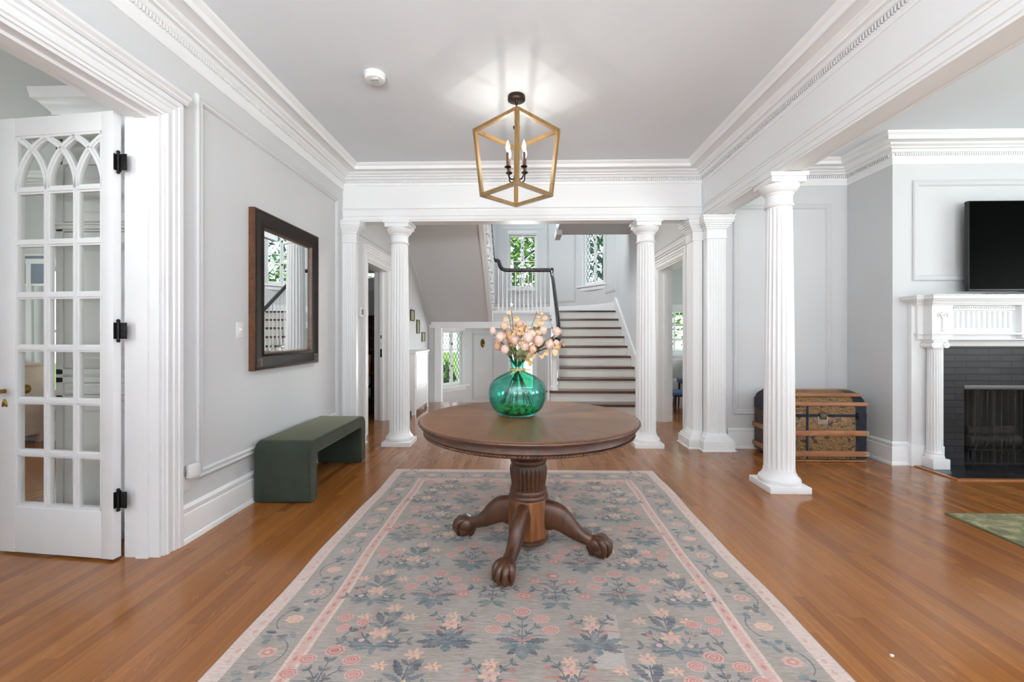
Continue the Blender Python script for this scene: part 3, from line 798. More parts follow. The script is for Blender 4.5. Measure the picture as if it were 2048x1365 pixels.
LZ = RISE*10
t = thing('stair_landing', 'white landing between the two flights with a dark nosing', 'landing', (0,0,0), kind='thing')
m = MB()
pts = [(-BR+.01,9.0),(BR-.01,9.0)]+[(BC[0]+(BR-.01)*math.sin(R(88-4*i)), BC[1]+(BR-.01)*math.cos(R(88-4*i))) for i in range(45)]
m.prism(pts, 1.53, LZ-.03, 'z'); m.build('landing_slab', WALL, t)
m = MB(); m.prism([(p[0], p[1]-.0 if i > 1 else p[1]-.03) for i, p in enumerate(pts)], LZ-.03, LZ, 'z', 0); m.build('landing_floor', FLOOR, t)
m = MB(); m.bbox(.60, HR-.03, 8.965, 9.0, LZ-.032, LZ+.002, .01); m.build('nosing', BLACK_RAIL, t)
m = MB(); m.bbox(-.66,.60,8.965,9.0,LZ-.032,LZ+.002,.008); m.bbox(-.66,.60,8.98,9.0,LZ-.06,LZ-.03,.004); m.build('landing_nosing', TRIM, t)

def baluster(m, x, y, z0, z1):
    h = z1-z0
    m.bbox(x-.017,x+.017,y-.017,y+.017,z0,z0+.16*h,.002)
    m.lathe([(.017,.15*h),(.020,.165*h),(.014,.18*h),(.019,.20*h),(.021,.24*h),(.017,.30*h),(.012,.36*h),(.010,.55*h),(.0095,.80*h),(.012,.84*h),(.012,h)], 8, (x,y,z0))
t = thing('stair_railing', 'black handrail on white balusters along the landing and lower flight', 'railing', (0,0,0), kind='thing')
RZ = 2.61
def railbar(m, pts, w=.030, h=.028):
    m.tube(pts, 1, 12, flat=(w, h))
m = MB()
pts = [(-.575,8.985,2.815),(-.52,8.985,2.815),(-.50,8.985,2.80),(-.485,8.985,2.75),(-.465,8.985,2.69),(-.43,8.985,2.64),(-.38,8.985,2.618),(-.30,8.985,RZ),(.58,8.985,RZ)]
railbar(m, pts, .034, .040); m.build('handrail', BLACK_RAIL, t, 50)
m = MB()
sl = RISE/RUN
pts = [(.605,8.985,RZ+.02),(.605,8.97,2.56),(.605,8.85,2.46)]
y = 8.6
while y > 7.3: pts.append((.605,y,1.06+sl*(y-Y1)+.02)); y -= .25
pts += [(.605,7.15,1.36-.06),(.60,7.03,1.235),(.585,6.95,1.19)]
for i in range(1, 13):
    a = R(25*i); rr = .075*(1-.055*i); pts.append((.50+.085*math.cos(a)*(1-.05*i), 6.93-.085*math.sin(a)*(1-.05*i), 1.185))
railbar(m, pts, .036, .034); m.build('handrail', BLACK_RAIL, t, 50)
m = MB(); m.lathe([(.040,0),(.040,.06),(.034,.09),(.030,.12),(.030,.70),(.036,.74),(.042,.80),(.042,.92),(.036,.96)], 20, (.605,8.985,LZ-.10)); m.build('newel_post', TRIM, t)
m = MB(); m.lathe([(.042,0),(.046,.02),(.046,.07),(.038,.09),(.012,.10)], 20, (.605,8.985,2.56)); m.build('newel_cap', BLACK_RAIL, t)
m = MB()
def fr(r, z, a, j): return r*(1-.10*abs(math.cos(a*6))) if 3 <= j <= 5 else r
m.lathe([(.07,0),(.07,.05),(.055,.07),(.050,.09),(.050,.4),(.048,.62),(.058,.65),(.062,.70),(.04,.76),(.04,.83)], 72, (.52,7.06,RISE*2), fn=fr); m.build('newel_post', TRIM, t)
m = MB(); baluster(m, .41, 6.85, RISE, 1.17); m.build('baluster', TRIM, t)
bx0 = -.50
for i in range(12):
    m = MB(); baluster(m, bx0+.0885*i, 8.985, LZ, RZ-.02 if i else RZ+.03); m.build('baluster', TRIM, t)
for n in range(3, 10):
    for q in (.05, .17):
        y = Y1+RUN*(n-1)+q
        m = MB(); baluster(m, .605, y, RISE*n, 1.06+sl*(y-Y1)+.005); m.build('baluster', TRIM, t)

t = thing('upper_staircase', 'upper stair flight at the left with grey sloping soffit and scalloped bracket ends', 'staircase', (0,0,0), kind='thing')
m = MB(); m.prism([(8.97,1.53),(6.70,1.53+sl*2.27),(6.70,1.60+sl*2.27),(8.97,1.60)], HL, -.68, 'x'); m.build('soffit', WALL, t)
m = MB()
poly = [(9.0,1.40),(8.97,1.50),(6.70,1.50+sl*2.27)]
top = []
for n in range(1, 10):
    y = 9.0-RUN*(n-1); top += [(y, LZ+RISE*(n-1)-.03), (y, LZ+RISE*n-.03)]
poly += [(6.72, LZ+RISE*9-.03)]+top[::-1]
m.prism(poly, -.70, -.625, 'x'); m.bbox(-.715,-.61,8.93,9.0,1.40,1.76); m.build('stringer', TRIM, t)
m = MB()
for n in range(1, 10):
    y = 9.0-RUN*(n-1); z = LZ+RISE*n
    pts = [(y-.005,z-.035)]+[(y-.005-.03-.0*i-.075*(1-math.cos(PI*i/6)), z-.04-.10*math.sin(PI*i/6)-.05*(1-i/6)) for i in range(7)]+[(y-.20,z-.035)]
    m.prism(pts, -.63, -.585, 'x')
    m.build('bracket', TRIM, t); m = MB()
for n in range(1, 10):
    y = 9.0-RUN*(n-1); z = LZ+RISE*n
    m = MB(); m.bbox(HL, -.64, y-RUN-.01, y+.03, z-.03, z, .008); m.build('tread', TREAD, t)
    m = MB(); m.bbox(-.645, -.572, y-RUN-.01, y+.032, z-.032, z+.001, .008); m.build('tread_return', TRIM, t)
    m = MB(); m.box(HL, -.63, y-.02, y, z-RISE, z-.03); m.build('riser', TRIM, t)
t = thing('upper_railing', 'black handrail and white balusters climbing along the upper flight', 'railing', (0,0,0), kind='thing')
m = MB(); railbar(m, [(-.575,8.99,2.815),(-.595,8.9,2.86)]+[(-.60,8.9-.3*i,2.86+sl*.3*i) for i in range(1, 9)], .022, .028); m.build('handrail', BLACK_RAIL, t, 50)
for n in range(1, 9):
    for q in (.06, .18):
        y = 9.0-RUN*(n-1)-q
        m = MB(); baluster(m, -.60, y, LZ+RISE*n, 2.86+sl*(8.9-y)-.02); m.build('baluster', TRIM, t)
# ------------------------------------------------------------------ pedestal table
TX, TY = .035, 2.525
t = thing('pedestal_table', 'round walnut pedestal table with claw feet standing on the floral rug', 'table', (TX, TY, .012))
TZ = .762
m = MB(); m.lathe([(.0,TZ-.012),(.0,TZ),(.60,TZ),(.612,TZ),(.618,TZ-.001),(.622,TZ-.003),(.622,TZ-.012)], 128, cap=False); m.build('tabletop', SUNBURST, t)
m = MB(); m.lathe([(.55,TZ-.010),(.619,TZ-.004),(.626,TZ-.003),(.632,TZ-.006),(.634,TZ-.012),(.630,TZ-.018),(.624,TZ-.022),(.622,TZ-.028),(.612,TZ-.031),(.55,TZ-.031)], 128, cap=False); m.build('tabletop_edge', TABLEWOOD, t)
m = MB(); m.lathe([(.50,TZ-.030),(.598,TZ-.030),(.600,TZ-.05),(.603,TZ-.060),(.598,TZ-.064),(.594,TZ-.072),(.594,TZ-.080),(.585,TZ-.085),(.50,TZ-.085)], 128, cap=False)
m.lathe([(0,TZ-.060),(.51,TZ-.060),(.51,TZ-.050),(0,TZ-.050)], 48, cap=False); m.build('apron', TABLEWOOD, t)
m = MB()
NB = 300
for s in range(2):
    pts = [((.599+.0032*math.cos(2*PI*i*190/2400+PI*s))*math.cos(2*PI*i/2400), (.599+.0032*math.cos(2*PI*i*190/2400+PI*s))*math.sin(2*PI*i/2400), TZ-.073+.0032*math.sin(2*PI*i*190/2400+PI*s)) for i in range(2401)]
    m.tube(pts, .0030, 4, cap=False)
m.build('rope_moulding', stained_wood('rope_moulding_wood', (74,46,30), (112,74,48), rough=.45), t)
m = MB(); NR = 26
def reed(r, z, a, j):
    if j in RIDX: return r*(1-.075*(abs(math.sin(a*NR/2))**-.0 if False else (1-abs(math.sin(a*NR/2)))**1.5))
    return r
prof = [(.085,.70),(.085,.60),(.098,.596),(.100,.575),(.098,.568),(.092,.564),(.104,.556),(.108,.544),(.104,.532),(.096,.527),(.104,.520),(.107,.509),(.103,.498),(.098,.492),(.102,.482),(.108,.470),(.110,.455),(.109,.44),(.108,.43),(.104,.40),(.100,.37),(.099,.355),(.106,.348),(.110,.335),(.107,.322),(.112,.315),(.115,.305),(.112,.296),(.09,.29)]
RIDX = set(range(15, 22))
m.lathe(prof[::-1], NR*6, fn=lambda r, z, a, j: reed(r, z, a, len(prof)-1-j)); m.build('turned_column', TABLEWOOD, t, 40)
m = MB()
m.prism([(.119*math.cos(R(22.5+45*i-17))*1.0, .119*math.sin(R(22.5+45*i-17))) for i in range(8)], .075, .297, 'z')
m.build('block', BLOCKWOOD, t, 30, bevel=.006)
m = MB(); m.lathe([(.10,.045),(.112,.048),(.118,.058),(.116,.070),(.104,.076)], 48); m.build('base_disc', TABLEWOOD, t)
def crom(P, n=6):
    out = []
    for i in range(len(P)-1):
        p0 = P[max(0,i-1)]; p1 = P[i]; p2 = P[i+1]; p3 = P[min(len(P)-1,i+2)]
        for k in range(n):
            u = k/n
            out.append(tuple(.5*((2*b)+(-a+c)*u+(2*a-5*b+4*c-d)*u*u+(-a+3*b-3*c+d)*u**3) for a, b, c, d in zip(p0,p1,p2,p3)))
    out.append(tuple(P[-1])); return out
def leg_mesh():
    m = MB(); n = 18
    #      r    zc    halfheight halfwidth
    S = crom([(.085,.200,.088,.044),(.125,.200,.086,.044),(.165,.196,.080,.043),(.205,.176,.068,.041),(.245,.146,.055,.038),(.285,.120,.044,.035),(.320,.104,.038,.033),(.350,.096,.034,.034),(.372,.086,.030,.032),(.402,.076,.012,.012)], 5)
    vs = []
    for i, (r, z, hh, hw) in enumerate(S):
        j0, j1 = max(0,i-1), min(len(S)-1,i+1)
        tx, tz = S[j1][0]-S[j0][0], S[j1][1]-S[j0][1]; L = math.hypot(tx,tz); nx, nz = -tz/L, tx/L
        if i < 8: nx, nz = nx*i/8, 1
        for j in range(n):
            a = 2*PI*j/n; ca, sa = math.cos(a), math.sin(a)
            w = hw*math.copysign(abs(ca)**.85, ca); h = hh*math.copysign(abs(sa)**.85, sa)
            vs.append((r+nx*h, w, z+nz*h))
    fs = [(i*n+j, i*n+(j+1)%n, (i+1)*n+(j+1)%n, (i+1)*n+j) for i in range(len(S)-1) for j in range(n)]
    fs += [list(range(n))[::-1], [(len(S)-1)*n+j for j in range(n)]]
    m.add(vs, fs); return m
def paw_mesh():
    m = MB()
    m.ball((.402,0,.078), (.062,.050,.052), 20, 14)                 # top of the paw
    m.ball((.415,0,.046), (.050,.046,.046), 18, 12)                 # the ball it grips
    for a, l in ((-.95,.95),(-.33,1.08),(.33,1.08),(.95,.95)):      # toes with knuckles and claws
        c, s = math.cos(a), math.sin(a)
        P = [(.385+.02*c,.030*s,.108),(.408+.022*c,.042*s,.104),(.412+.044*c*l,.052*s,.088),(.414+.052*c*l,.056*s,.060),(.412+.050*c*l,.054*s,.034),(.412+.040*c*l,.044*s,.012)]
        m.tube(crom(P, 4), [.016,.0165,.017,.018,.0195,.020,.020,.0195,.019,.018,.017,.0165,.016,.015,.013,.011,.009,.0075,.006,.005,.003], 10)
    m.tube(crom([(.372,0,.088),(.352,0,.056),(.362,0,.024),(.378,0,.006)], 4), [.016]*6+[.013]*4+[.009]*2+[.004], 10)
    return m
lm = leg_mesh(); pmh = paw_mesh()
leg0 = paw0 = None
for i in range(4):
    if leg0 is None:
        leg = lm.build('leg', TABLEWOOD, t, 60); paw = pmh.build('claw_foot', TABLEWOOD, leg, 60); leg0, paw0 = leg, paw
    else:
        leg = leg0.copy(); col.objects.link(leg); paw = paw0.copy(); col.objects.link(paw); paw.parent = leg
    leg.rotation_euler = (0,0,R(-17+90*i))

# ------------------------------------------------------------------ vase, twine, pebbles
VX, VY, VZ = -.031, 2.58, TZ+.012
t = thing('glass_vase', 'bulbous teal glass vase with a narrow neck on the round table', 'vase', (VX, VY, VZ))
OUT = [(.0,.0),(.075,.0),(.105,.006),(.125,.018),(.145,.038),(.160,.064),(.170,.100),(.1725,.138),(.168,.166),(.154,.195),(.130,.217),(.100,.236),(.066,.251),(.048,.260),(.041,.270),(.0385,.285),(.039,.303),(.043,.316),(.047,.322),(.0475,.326)]
OUT = crom(OUT, 3)
IN = [(max(0, r-.005), z+(.005 if z < .2 else 0)) for r, z in OUT]; IN[-1] = (.0435,.3235)
m = MB(); m.lathe(OUT+IN[::-1], 64, cap=False); m.build('vase_body', VASEGLASS, t, 60)
tw = thing('twine_tie', 'loop of natural twine tied round the neck of the teal vase', 'twine', (VX, VY, VZ+.268))
TWINE = pm('natural_twine', (196,166,110), .8, var=.15, vscale=80)
m = MB(); m.tube([(.0455*math.cos(2*PI*i/36), .0455*math.sin(2*PI*i/36), .002*math.sin(i)) for i in range(37)], .003, 6); m.tube([(.0462*math.cos(2*PI*i/36), .0462*math.sin(2*PI*i/36), .006+.002*math.cos(i)) for i in range(37)], .003, 6); m.build('loop', TWINE, tw)
m = MB(); m.ball((.004,-.049,.003), .006, 8, 6)
m.tube(crom([(.004,-.05,.003),(-.008,-.056,-.006),(-.026,-.062,-.014),(-.036,-.066,-.022)], 4), .0026, 6); m.tube(crom([(.004,-.05,.003),(.025,-.054,.004),(.055,-.056,.006),(.085,-.06,.005)], 4), .0024, 6); m.build('loose_end', TWINE, tw)
PEB = pm('green_pebble', (104,142,78), .45, var=.25, vscale=30); PEBD = pm('black_pebble', (24,28,24), .4, var=.2, vscale=30)
rnd = random.Random(3); placed = []
pm_ = MB(); pm_.ball((0,0,0), (.021,.015,.011), 12, 8); peb0 = pm_.build('pebble', PEB)
pd_ = MB(); pd_.ball((0,0,0), (.015,.013,.012), 12, 8); pebd0 = pd_.build('black_pebble', PEBD)
first = True; spots = []
for ring, nn, zz in ((0,1,.017),(.038,6,.018),(.075,11,.020),(.108,15,.030),(.02,4,.036),(.058,8,.037),(.09,11,.042)):
    for i in range(nn):
        a = 2*PI*i/nn+ring*50; spots.append((ring*math.cos(a), ring*math.sin(a), zz))
for i, (px, py, pz) in enumerate(spots):
    dark = i in (9, 13, 21, 30, 37)
    src = pebd0 if dark else peb0
    if (dark and not src.get('used')) or (not dark and not src.get('used')): o = src; o['used'] = 1
    else: o = src.copy(); col.objects.link(o)
    o.location = (VX+px, VY+py, VZ+pz); o.rotation_euler = (rnd.uniform(-.4,.4), rnd.uniform(-.4,.4), rnd.uniform(0,6)); q = rnd.uniform(.8,1.05); o.scale = (q,q,q)
    if dark: tag(o, 'small black pebble among the green ones inside the teal vase', 'pebble', 'black pebbles in the vase')
    else: tag(o, 'smooth green pebble lying in the bottom of the teal vase', 'pebble', 'green pebbles in the vase')
for o in bpy.data.objects:
    if 'used' in o: del o['used']

# ------------------------------------------------------------------ flowers
PEACH = pm('peach_petal', (234,210,197), .7, var=.06, vscale=60, sheen=.2)
PEACH2 = pm('soft_orange_petal', (230,196,168), .7, var=.08, vscale=60, sheen=.2)
LEAFO = pm('orange_dried_leaf', (224,184,142), .6, var=.14, vscale=25)
LEAFG = pm('olive_green_leaf', (104,108,70), .6, var=.2, vscale=30)
BUDW = pm('white_dried_bud', (226,226,222), .6, var=.04)
STEM = pm('brown_flower_stem', (92,74,46), .6, var=.1); STEMG = pm('dark_green_stem', (30,58,36), .5, var=.1)
F, SN, CS = 860., math.sin(R(1.399)), math.cos(R(1.399))
def bloom_mesh(r, seed, half=False):
    m = MB(); rr = random.Random(seed)
    m.ball((0,0,0), r*.80, 12, 8); n = 150
    for i in range(n):
        z = 1-2*(i+.5)/n
        if half and z < -.25: continue
        a = i*2.39996+rr.uniform(-.1,.1); s = math.sqrt(1-z*z); d = Vector((s*math.cos(a), s*math.sin(a), z))
        u = d.cross(Vector((0,0,1)) if abs(d.z) < .9 else Vector((1,0,0))).normalized(); v = d.cross(u)
        w = r*.15; q = rr.uniform(.93,1.06)*r; tl = rr.uniform(-.5,.5)
        u2 = u*math.cos(tl)+v*math.sin(tl); v2 = v*math.cos(tl)-u*math.sin(tl)
        P = [d*r*.72-u2*w*.5, d*r*.72+u2*w*.5, d*q*.96+u2*w*.8+v2*w*.2, d*q-v2*w*.35, d*q*.96-u2*w*.8+v2*w*.2]
        m.add([p[:] for p in P], [(0,1,2,3,4)])
    return m
def leaf_into(m, p, d, up, L, W, k=None):
    """rounded leaf from p along d"""
    p = Vector(p); d = Vector(d).normalized(); up = Vector(up); s = d.cross(up)
    if s.length < 1e-4: s = d.cross(Vector((1,0,0)))
    s.normalize(); n = s.cross(d)
    out = [(0,0),(.12,.35),(.32,.80),(.55,1.0),(.78,.78),(.93,.38),(1,0)]
    vs = []; 
    for (a, b) in out: vs.append((p+d*(a*L)+n*(.10*L*math.sin(PI*a)))[:])
    for sg in (1, -1):
        for (a, b) in out[1:-1]: vs.append((p+d*(a*L)+s*(sg*b*W/2)+n*(.14*L*math.sin(PI*a)+.30*W*b))[:])
    fs = []
    for o in (7, 12):
        fs += [(0,1,o)]+[(i,i+1,o+i,o+i-1) for i in range(1,5)]+[(5,6,o+4)]
    m.add(vs, fs, k)
NECK = Vector((0,0,.31))
def stem_path(tip, rng):
    tip = Vector(tip); a = math.atan2(tip.y, tip.x); nk = NECK+Vector((math.cos(a), math.sin(a), 0))*min(.026, Vector((tip.x,tip.y)).length*.3)
    lowk = Vector((-nk.x*.45, -nk.y*.45, .25))
    b = a+PI+rng.uniform(-.5,.5); rb = rng.uniform(.05,.105)
    bot = Vector((rb*math.cos(b), rb*math.sin(b), rng.uniform(.055,.075)))
    mid = nk.lerp(tip, .5)+Vector((0,0,.02))
    return [bot, lowk, nk, mid, tip]
def stem_into(m, tip, rng, r=.0022, k=0):
    P = stem_path(tip, rng); m.tube(crom([p[:] for p in P], 5), r, 6, k=k)
def vloc(px, py, dd=0):
    d = 2.58+dd; u = (px-1024)/F
    return Vector((-d*SN+u*d*CS-VX, d*CS+u*d*SN-VY, 1.25+(671-py)/F*d-VZ))
rng = random.Random(11)
#  px, py, radius, depth offset, material, half, description
BL = [(985.5,662,.0185,-.02,0,0,'smallest peach pompom at the far left tip of the bouquet'),
 (1008.6,653,.021,.00,1,1,'half open peach pompom on a bare stem at the upper left of the bouquet'),
 (1000.5,674.5,.0265,-.05,0,0,'large blush pompom at the left side of the bouquet'),
 (998.5,684,.022,.04,1,0,'dusty peach pompom tucked behind the large blush one at left'),
 (995.5,694,.0205,.02,1,0,'tan peach pompom lowest on the far left of the bouquet'),
 (1009.8,699.5,.023,-.07,0,0,'blush pompom hanging lowest at the front left of the bouquet'),
 (1030,668,.021,.05,1,0,'orange peach pompom behind the leaves near the bouquet centre'),
 (1030.5,681,.0255,-.04,0,0,'blush pompom just left of the bouquet centre'),
 (1055.5,677,.028,-.09,0,0,'biggest blush pompom at the front centre of the bouquet'),
 (1063,670,.026,-.02,0,0,'pale pompom just behind the biggest one at the centre'),
 (1048,692,.0255,-.08,0,0,'blush pompom below the biggest one above the vase neck'),
 (1077,682.5,.0265,-.06,0,0,'large pale pompom right of the bouquet centre'),
 (1064.3,698.5,.0245,-.05,1,0,'dusty pink pompom low at the right of the vase neck'),
 (1056.2,710,.021,-.04,1,0,'lowest dusty pompom beside the rim of the vase'),
 (1086,661.5,.0235,.03,0,0,'pale pompom half hidden at the upper right of the bouquet'),
 (1113.8,663.8,.0235,.00,0,0,'lone cream pompom in front of the black handrail'),
 (1099,690.2,.025,-.02,0,0,'blush pompom on the right hand branch of the bouquet'),
 (1112.4,687,.018,.02,0,0,'small pompom behind the right branch next to the stair treads'),
 (1098.5,683.5,.019,.05,1,0,'small peach pompom peeking above the right branch'),
 (1039,648.5,.0195,.02,1,0,'small orange peach pompom topmost at the bouquet centre'),
 (1020,690,.021,.05,0,0,'shaded pompom deep behind the left of the bouquet'),
 (1044,660,.022,.07,1,0,'shaded orange peach pompom at the back of the bouquet'),
 (1072,660,.020,.07,0,0,'pale pompom at the back between the centre and the upper right')]
for (px, py, r, dd, mk, half, desc) in BL:
    t = thing('pompom_flower', desc, 'flower', (VX, VY, VZ), group='pompom flowers in the teal vase')
    tip = vloc(px, py, dd); m = bloom_mesh(r*1.22, px); m.xf(Matrix.Translation(tip) @ Matrix.Rotation(rng.uniform(0,6), 4, 'Z'))
    m.build('flower_head', PEACH2 if mk else PEACH, t, 0)
    m = MB(); stem_into(m, tip-Vector((0,0,r*.7)), rng); m.build('stem', STEMG, t)
def spray(name, label, cat, leaves, mat, stemmat, tipi=0, L=.040, W=.033, grp=None):
    t = thing(name, label, cat, (VX, VY, VZ), group=grp)
    pts = [vloc(a, b, c) for a, b, c, *_ in leaves]; m = MB(); tip = pts[tipi]
    stem_into(m, tip, rng, .0018); P = [Vector(p) for p in crom([q[:] for q in stem_path(tip, rng)], 5)][10:]
    jobs = []
    for p, lf in zip(pts, leaves):
        k = lf[3] if len(lf) > 3 else 1
        q = min(P, key=lambda w: (w-p).length+.5*max(0, w.z-p.z))
        d = (p-q)
        if d.length < .02: d = Vector((rng.uniform(-1,1), rng.uniform(-1,0), rng.uniform(-.3,1))).normalized()*.03
        dn = d.normalized(); b = p-dn*(L*k*.5)
        if (b-q).length > .008: m.tube([q, b], .0011, 5)
        jobs.append((b, dn, k))
    m.build('stem', stemmat, t)
    for b, dn, k in jobs:
        lm_ = MB(); leaf_into(lm_, b, dn, Vector((rng.uniform(-.35,.35), -1, rng.uniform(-.2,.6))), L*k, W*k); lm_.build('leaf', mat, t, 60)
S_ = lambda x, y: (960+x/8.533, 600+y/8.533)
def LV(*a): return [(*S_(x, y), dd, k) for x, y, dd, k in a]
G = 'dried leaf sprays in the teal vase'
spray('leaf_spray', 'tall spray of round orange leaves rising highest at the left of the bouquet', 'leaf spray', LV((490,240,0,1),(445,345,.01,.95),(620,325,.0,1),(545,420,.03,1.0),(590,440,.03,.8)), LEAFO, STEM, grp=G)
spray('leaf_spray', 'cluster of amber leaves behind the pompoms at the bouquet centre', 'leaf spray', LV((560,470,.02,1),(640,500,.03,1),(760,470,.05,.9),(830,580,.04,1),(700,500,.04,1),(880,700,.02,1),(930,620,.05,.9),(560,760,.0,1.1),(480,560,.03,1),(900,520,.05,.9),(800,760,-.03,1)), LEAFO, STEM, grp=G)
spray('leaf_spray', 'spray with a single pale oval leaf leaning right above the bouquet centre', 'leaf spray', LV((785,415,-.01,.9),(690,520,-.03,.95),(660,610,-.06,1.1),(700,560,-.02,.8)), LEAFO, STEM, grp=G)
spray('leaf_spray', 'ragged orange leaf spray at the upper right of the bouquet', 'leaf spray', LV((975,195,.02,.5),(990,330,.02,.9),(1105,315,.0,.9),(1050,245,.02,.6),(1010,400,.02,.9),(950,430,.02,.9),(1050,380,.02,.9),(985,560,.0,.7),(1010,580,0,.8)), LEAFO, STEM, grp=G)
spray('leaf_spray', 'long arching spray of pale orange leaves reaching far right over the stairs', 'leaf spray', LV((1415,745,-.02,.9),(1375,790,-.02,.9),(1320,800,-.02,1),(1270,905,-.03,1.1),(1140,915,-.04,1.1),(1075,830,-.05,.8),(1040,980,-.06,1.1),(1250,800,-.03,.9),(980,910,-.06,.9),(1310,870,0,.6)), LEAFO, STEM, grp=G)
spray('leaf_spray', 'spray of tan orange leaves low at the left of the bouquet', 'leaf spray', LV((430,600,-.01,.9),(450,725,-.06,1.25),(520,620,-.02,1.1),(500,680,-.03,1)), LEAFO, STEM, grp=G)
spray('leaf_spray', 'orange leaves tucked between the pompoms at the front centre', 'leaf spray', LV((580,610,-.05,1),(720,710,-.11,1.15),(625,790,-.09,1.2),(600,560,-.03,.9),(720,580,-.02,.9),(800,520,.02,.9),(860,560,.03,.9)), LEAFO, STEM, grp=G)
spray('leaf_spray', 'pale leaf spray drooping beside the vase neck at right', 'leaf spray', LV((840,1085,-.05,1.1),(820,1010,-.06,1),(900,960,-.05,.9)), pm('pale_dried_leaf', (210,182,128), .6, var=.1), STEM, grp=G)
spray('leaf_spray', 'thin stem carrying one white bud highest above the bouquet', 'leaf spray', LV((530,85,.0,.9)), BUDW, STEM, L=.028, W=.024, grp=G)
spray('leaf_spray', 'olive green leaves hanging over the left of the vase neck', 'leaf spray', LV((540,830,-.06,1.2),(520,920,-.06,1.1),(570,900,-.07,1.2),(620,880,-.08,1.2),(640,960,-.08,1.2),(500,890,-.04,1)), LEAFG, STEMG, grp=G)
spray('leaf_spray', 'olive green leaves over the front and right of the vase neck', 'leaf spray', LV((680,930,-.09,1.3),(720,960,-.08,1.2),(760,900,-.07,1.2),(700,880,-.08,1.1),(740,990,-.07,1.0),(670,990,-.08,1.0)), LEAFG, STEMG, grp=G)
spray('leaf_spray', 'olive green leaves behind the pompoms at the right of the bouquet', 'leaf spray', LV((1060,800,.0,1.5),(1010,780,.01,1.2),(960,830,.0,1.2),(1000,490,.03,.7),(920,495,.03,.7)), LEAFG, STEMG, grp=G)
# ------------------------------------------------------------------ floral rug (pattern lives in the rug's own mesh)
def rug_mat(name, c, k=.30, vs=1.0):
    n = NT(name); v = n.coord(); x, y, z = n.sep(v)
    st = n.noise(n.comb(n.math('MULTIPLY', x, 13), n.math('MULTIPLY', y, 150), 0), 1, 4, .7)
    st2 = n.noise(n.comb(n.math('MULTIPLY', x, 34), n.math('MULTIPLY', y, 260), 3), 1, 3, .7)
    big = n.noise(v, 2.6, 4, .6)
    base = lin((164,152,143))
    c = n.mix(n.math('MULTIPLY', n.ramp(st, [(.40, (0,0,0)), (.60, (1,1,1))]), k*1.25), lin(c), base)
    c = n.mix(n.math('MULTIPLY', n.ramp(st2, [(.46, (0,0,0)), (.66, (1,1,1))]), .42), c, lin((98,88,82)))
    c = n.mix(n.math('MULTIPLY', n.ramp(big, [(.35, (0,0,0)), (.7, (1,1,1))]), .20*vs), c, lin((196,188,188)))  # broad lighter patches, pile sheen put into the colour
    if name != 'rug_grey':
        c = n.mix(n.math('MULTIPLY', n.ramp(n.noise(v, 16, 5, .7), [(.44, (0,0,0)), (.66, (1,1,1))]), .34), c, lin((160,149,141)))
    n.inp(Base_Color=c, Roughness=.9, Sheen_Weight=.25, Sheen_Roughness=.5, Specular_IOR_Level=.15)
    n.bump(n.math('ADD', st, st2), .35, .003)
    return n.mat
RM = [rug_mat('rug_grey', (128,117,108), .55), rug_mat('rug_blush', (206,178,167), .4), rug_mat('rug_pink', (196,146,134), .4), rug_mat('rug_rose', (178,92,84), .34, .5),
      rug_mat('rug_navy', (22,50,68), .30, .4), rug_mat('rug_teal', (44,80,90), .32, .5), rug_mat('rug_apricot', (214,164,126), .5, .7), rug_mat('rug_light', (160,150,142), .5), rug_mat('rug_red', (168,78,70), .3, .5), rug_mat('rug_slate', (62,88,100), .36, .6)]
RX0, RX1, RY0, RY1 = -1.165, 1.19, .90, 3.955
RCX = (RX0+RX1)/2
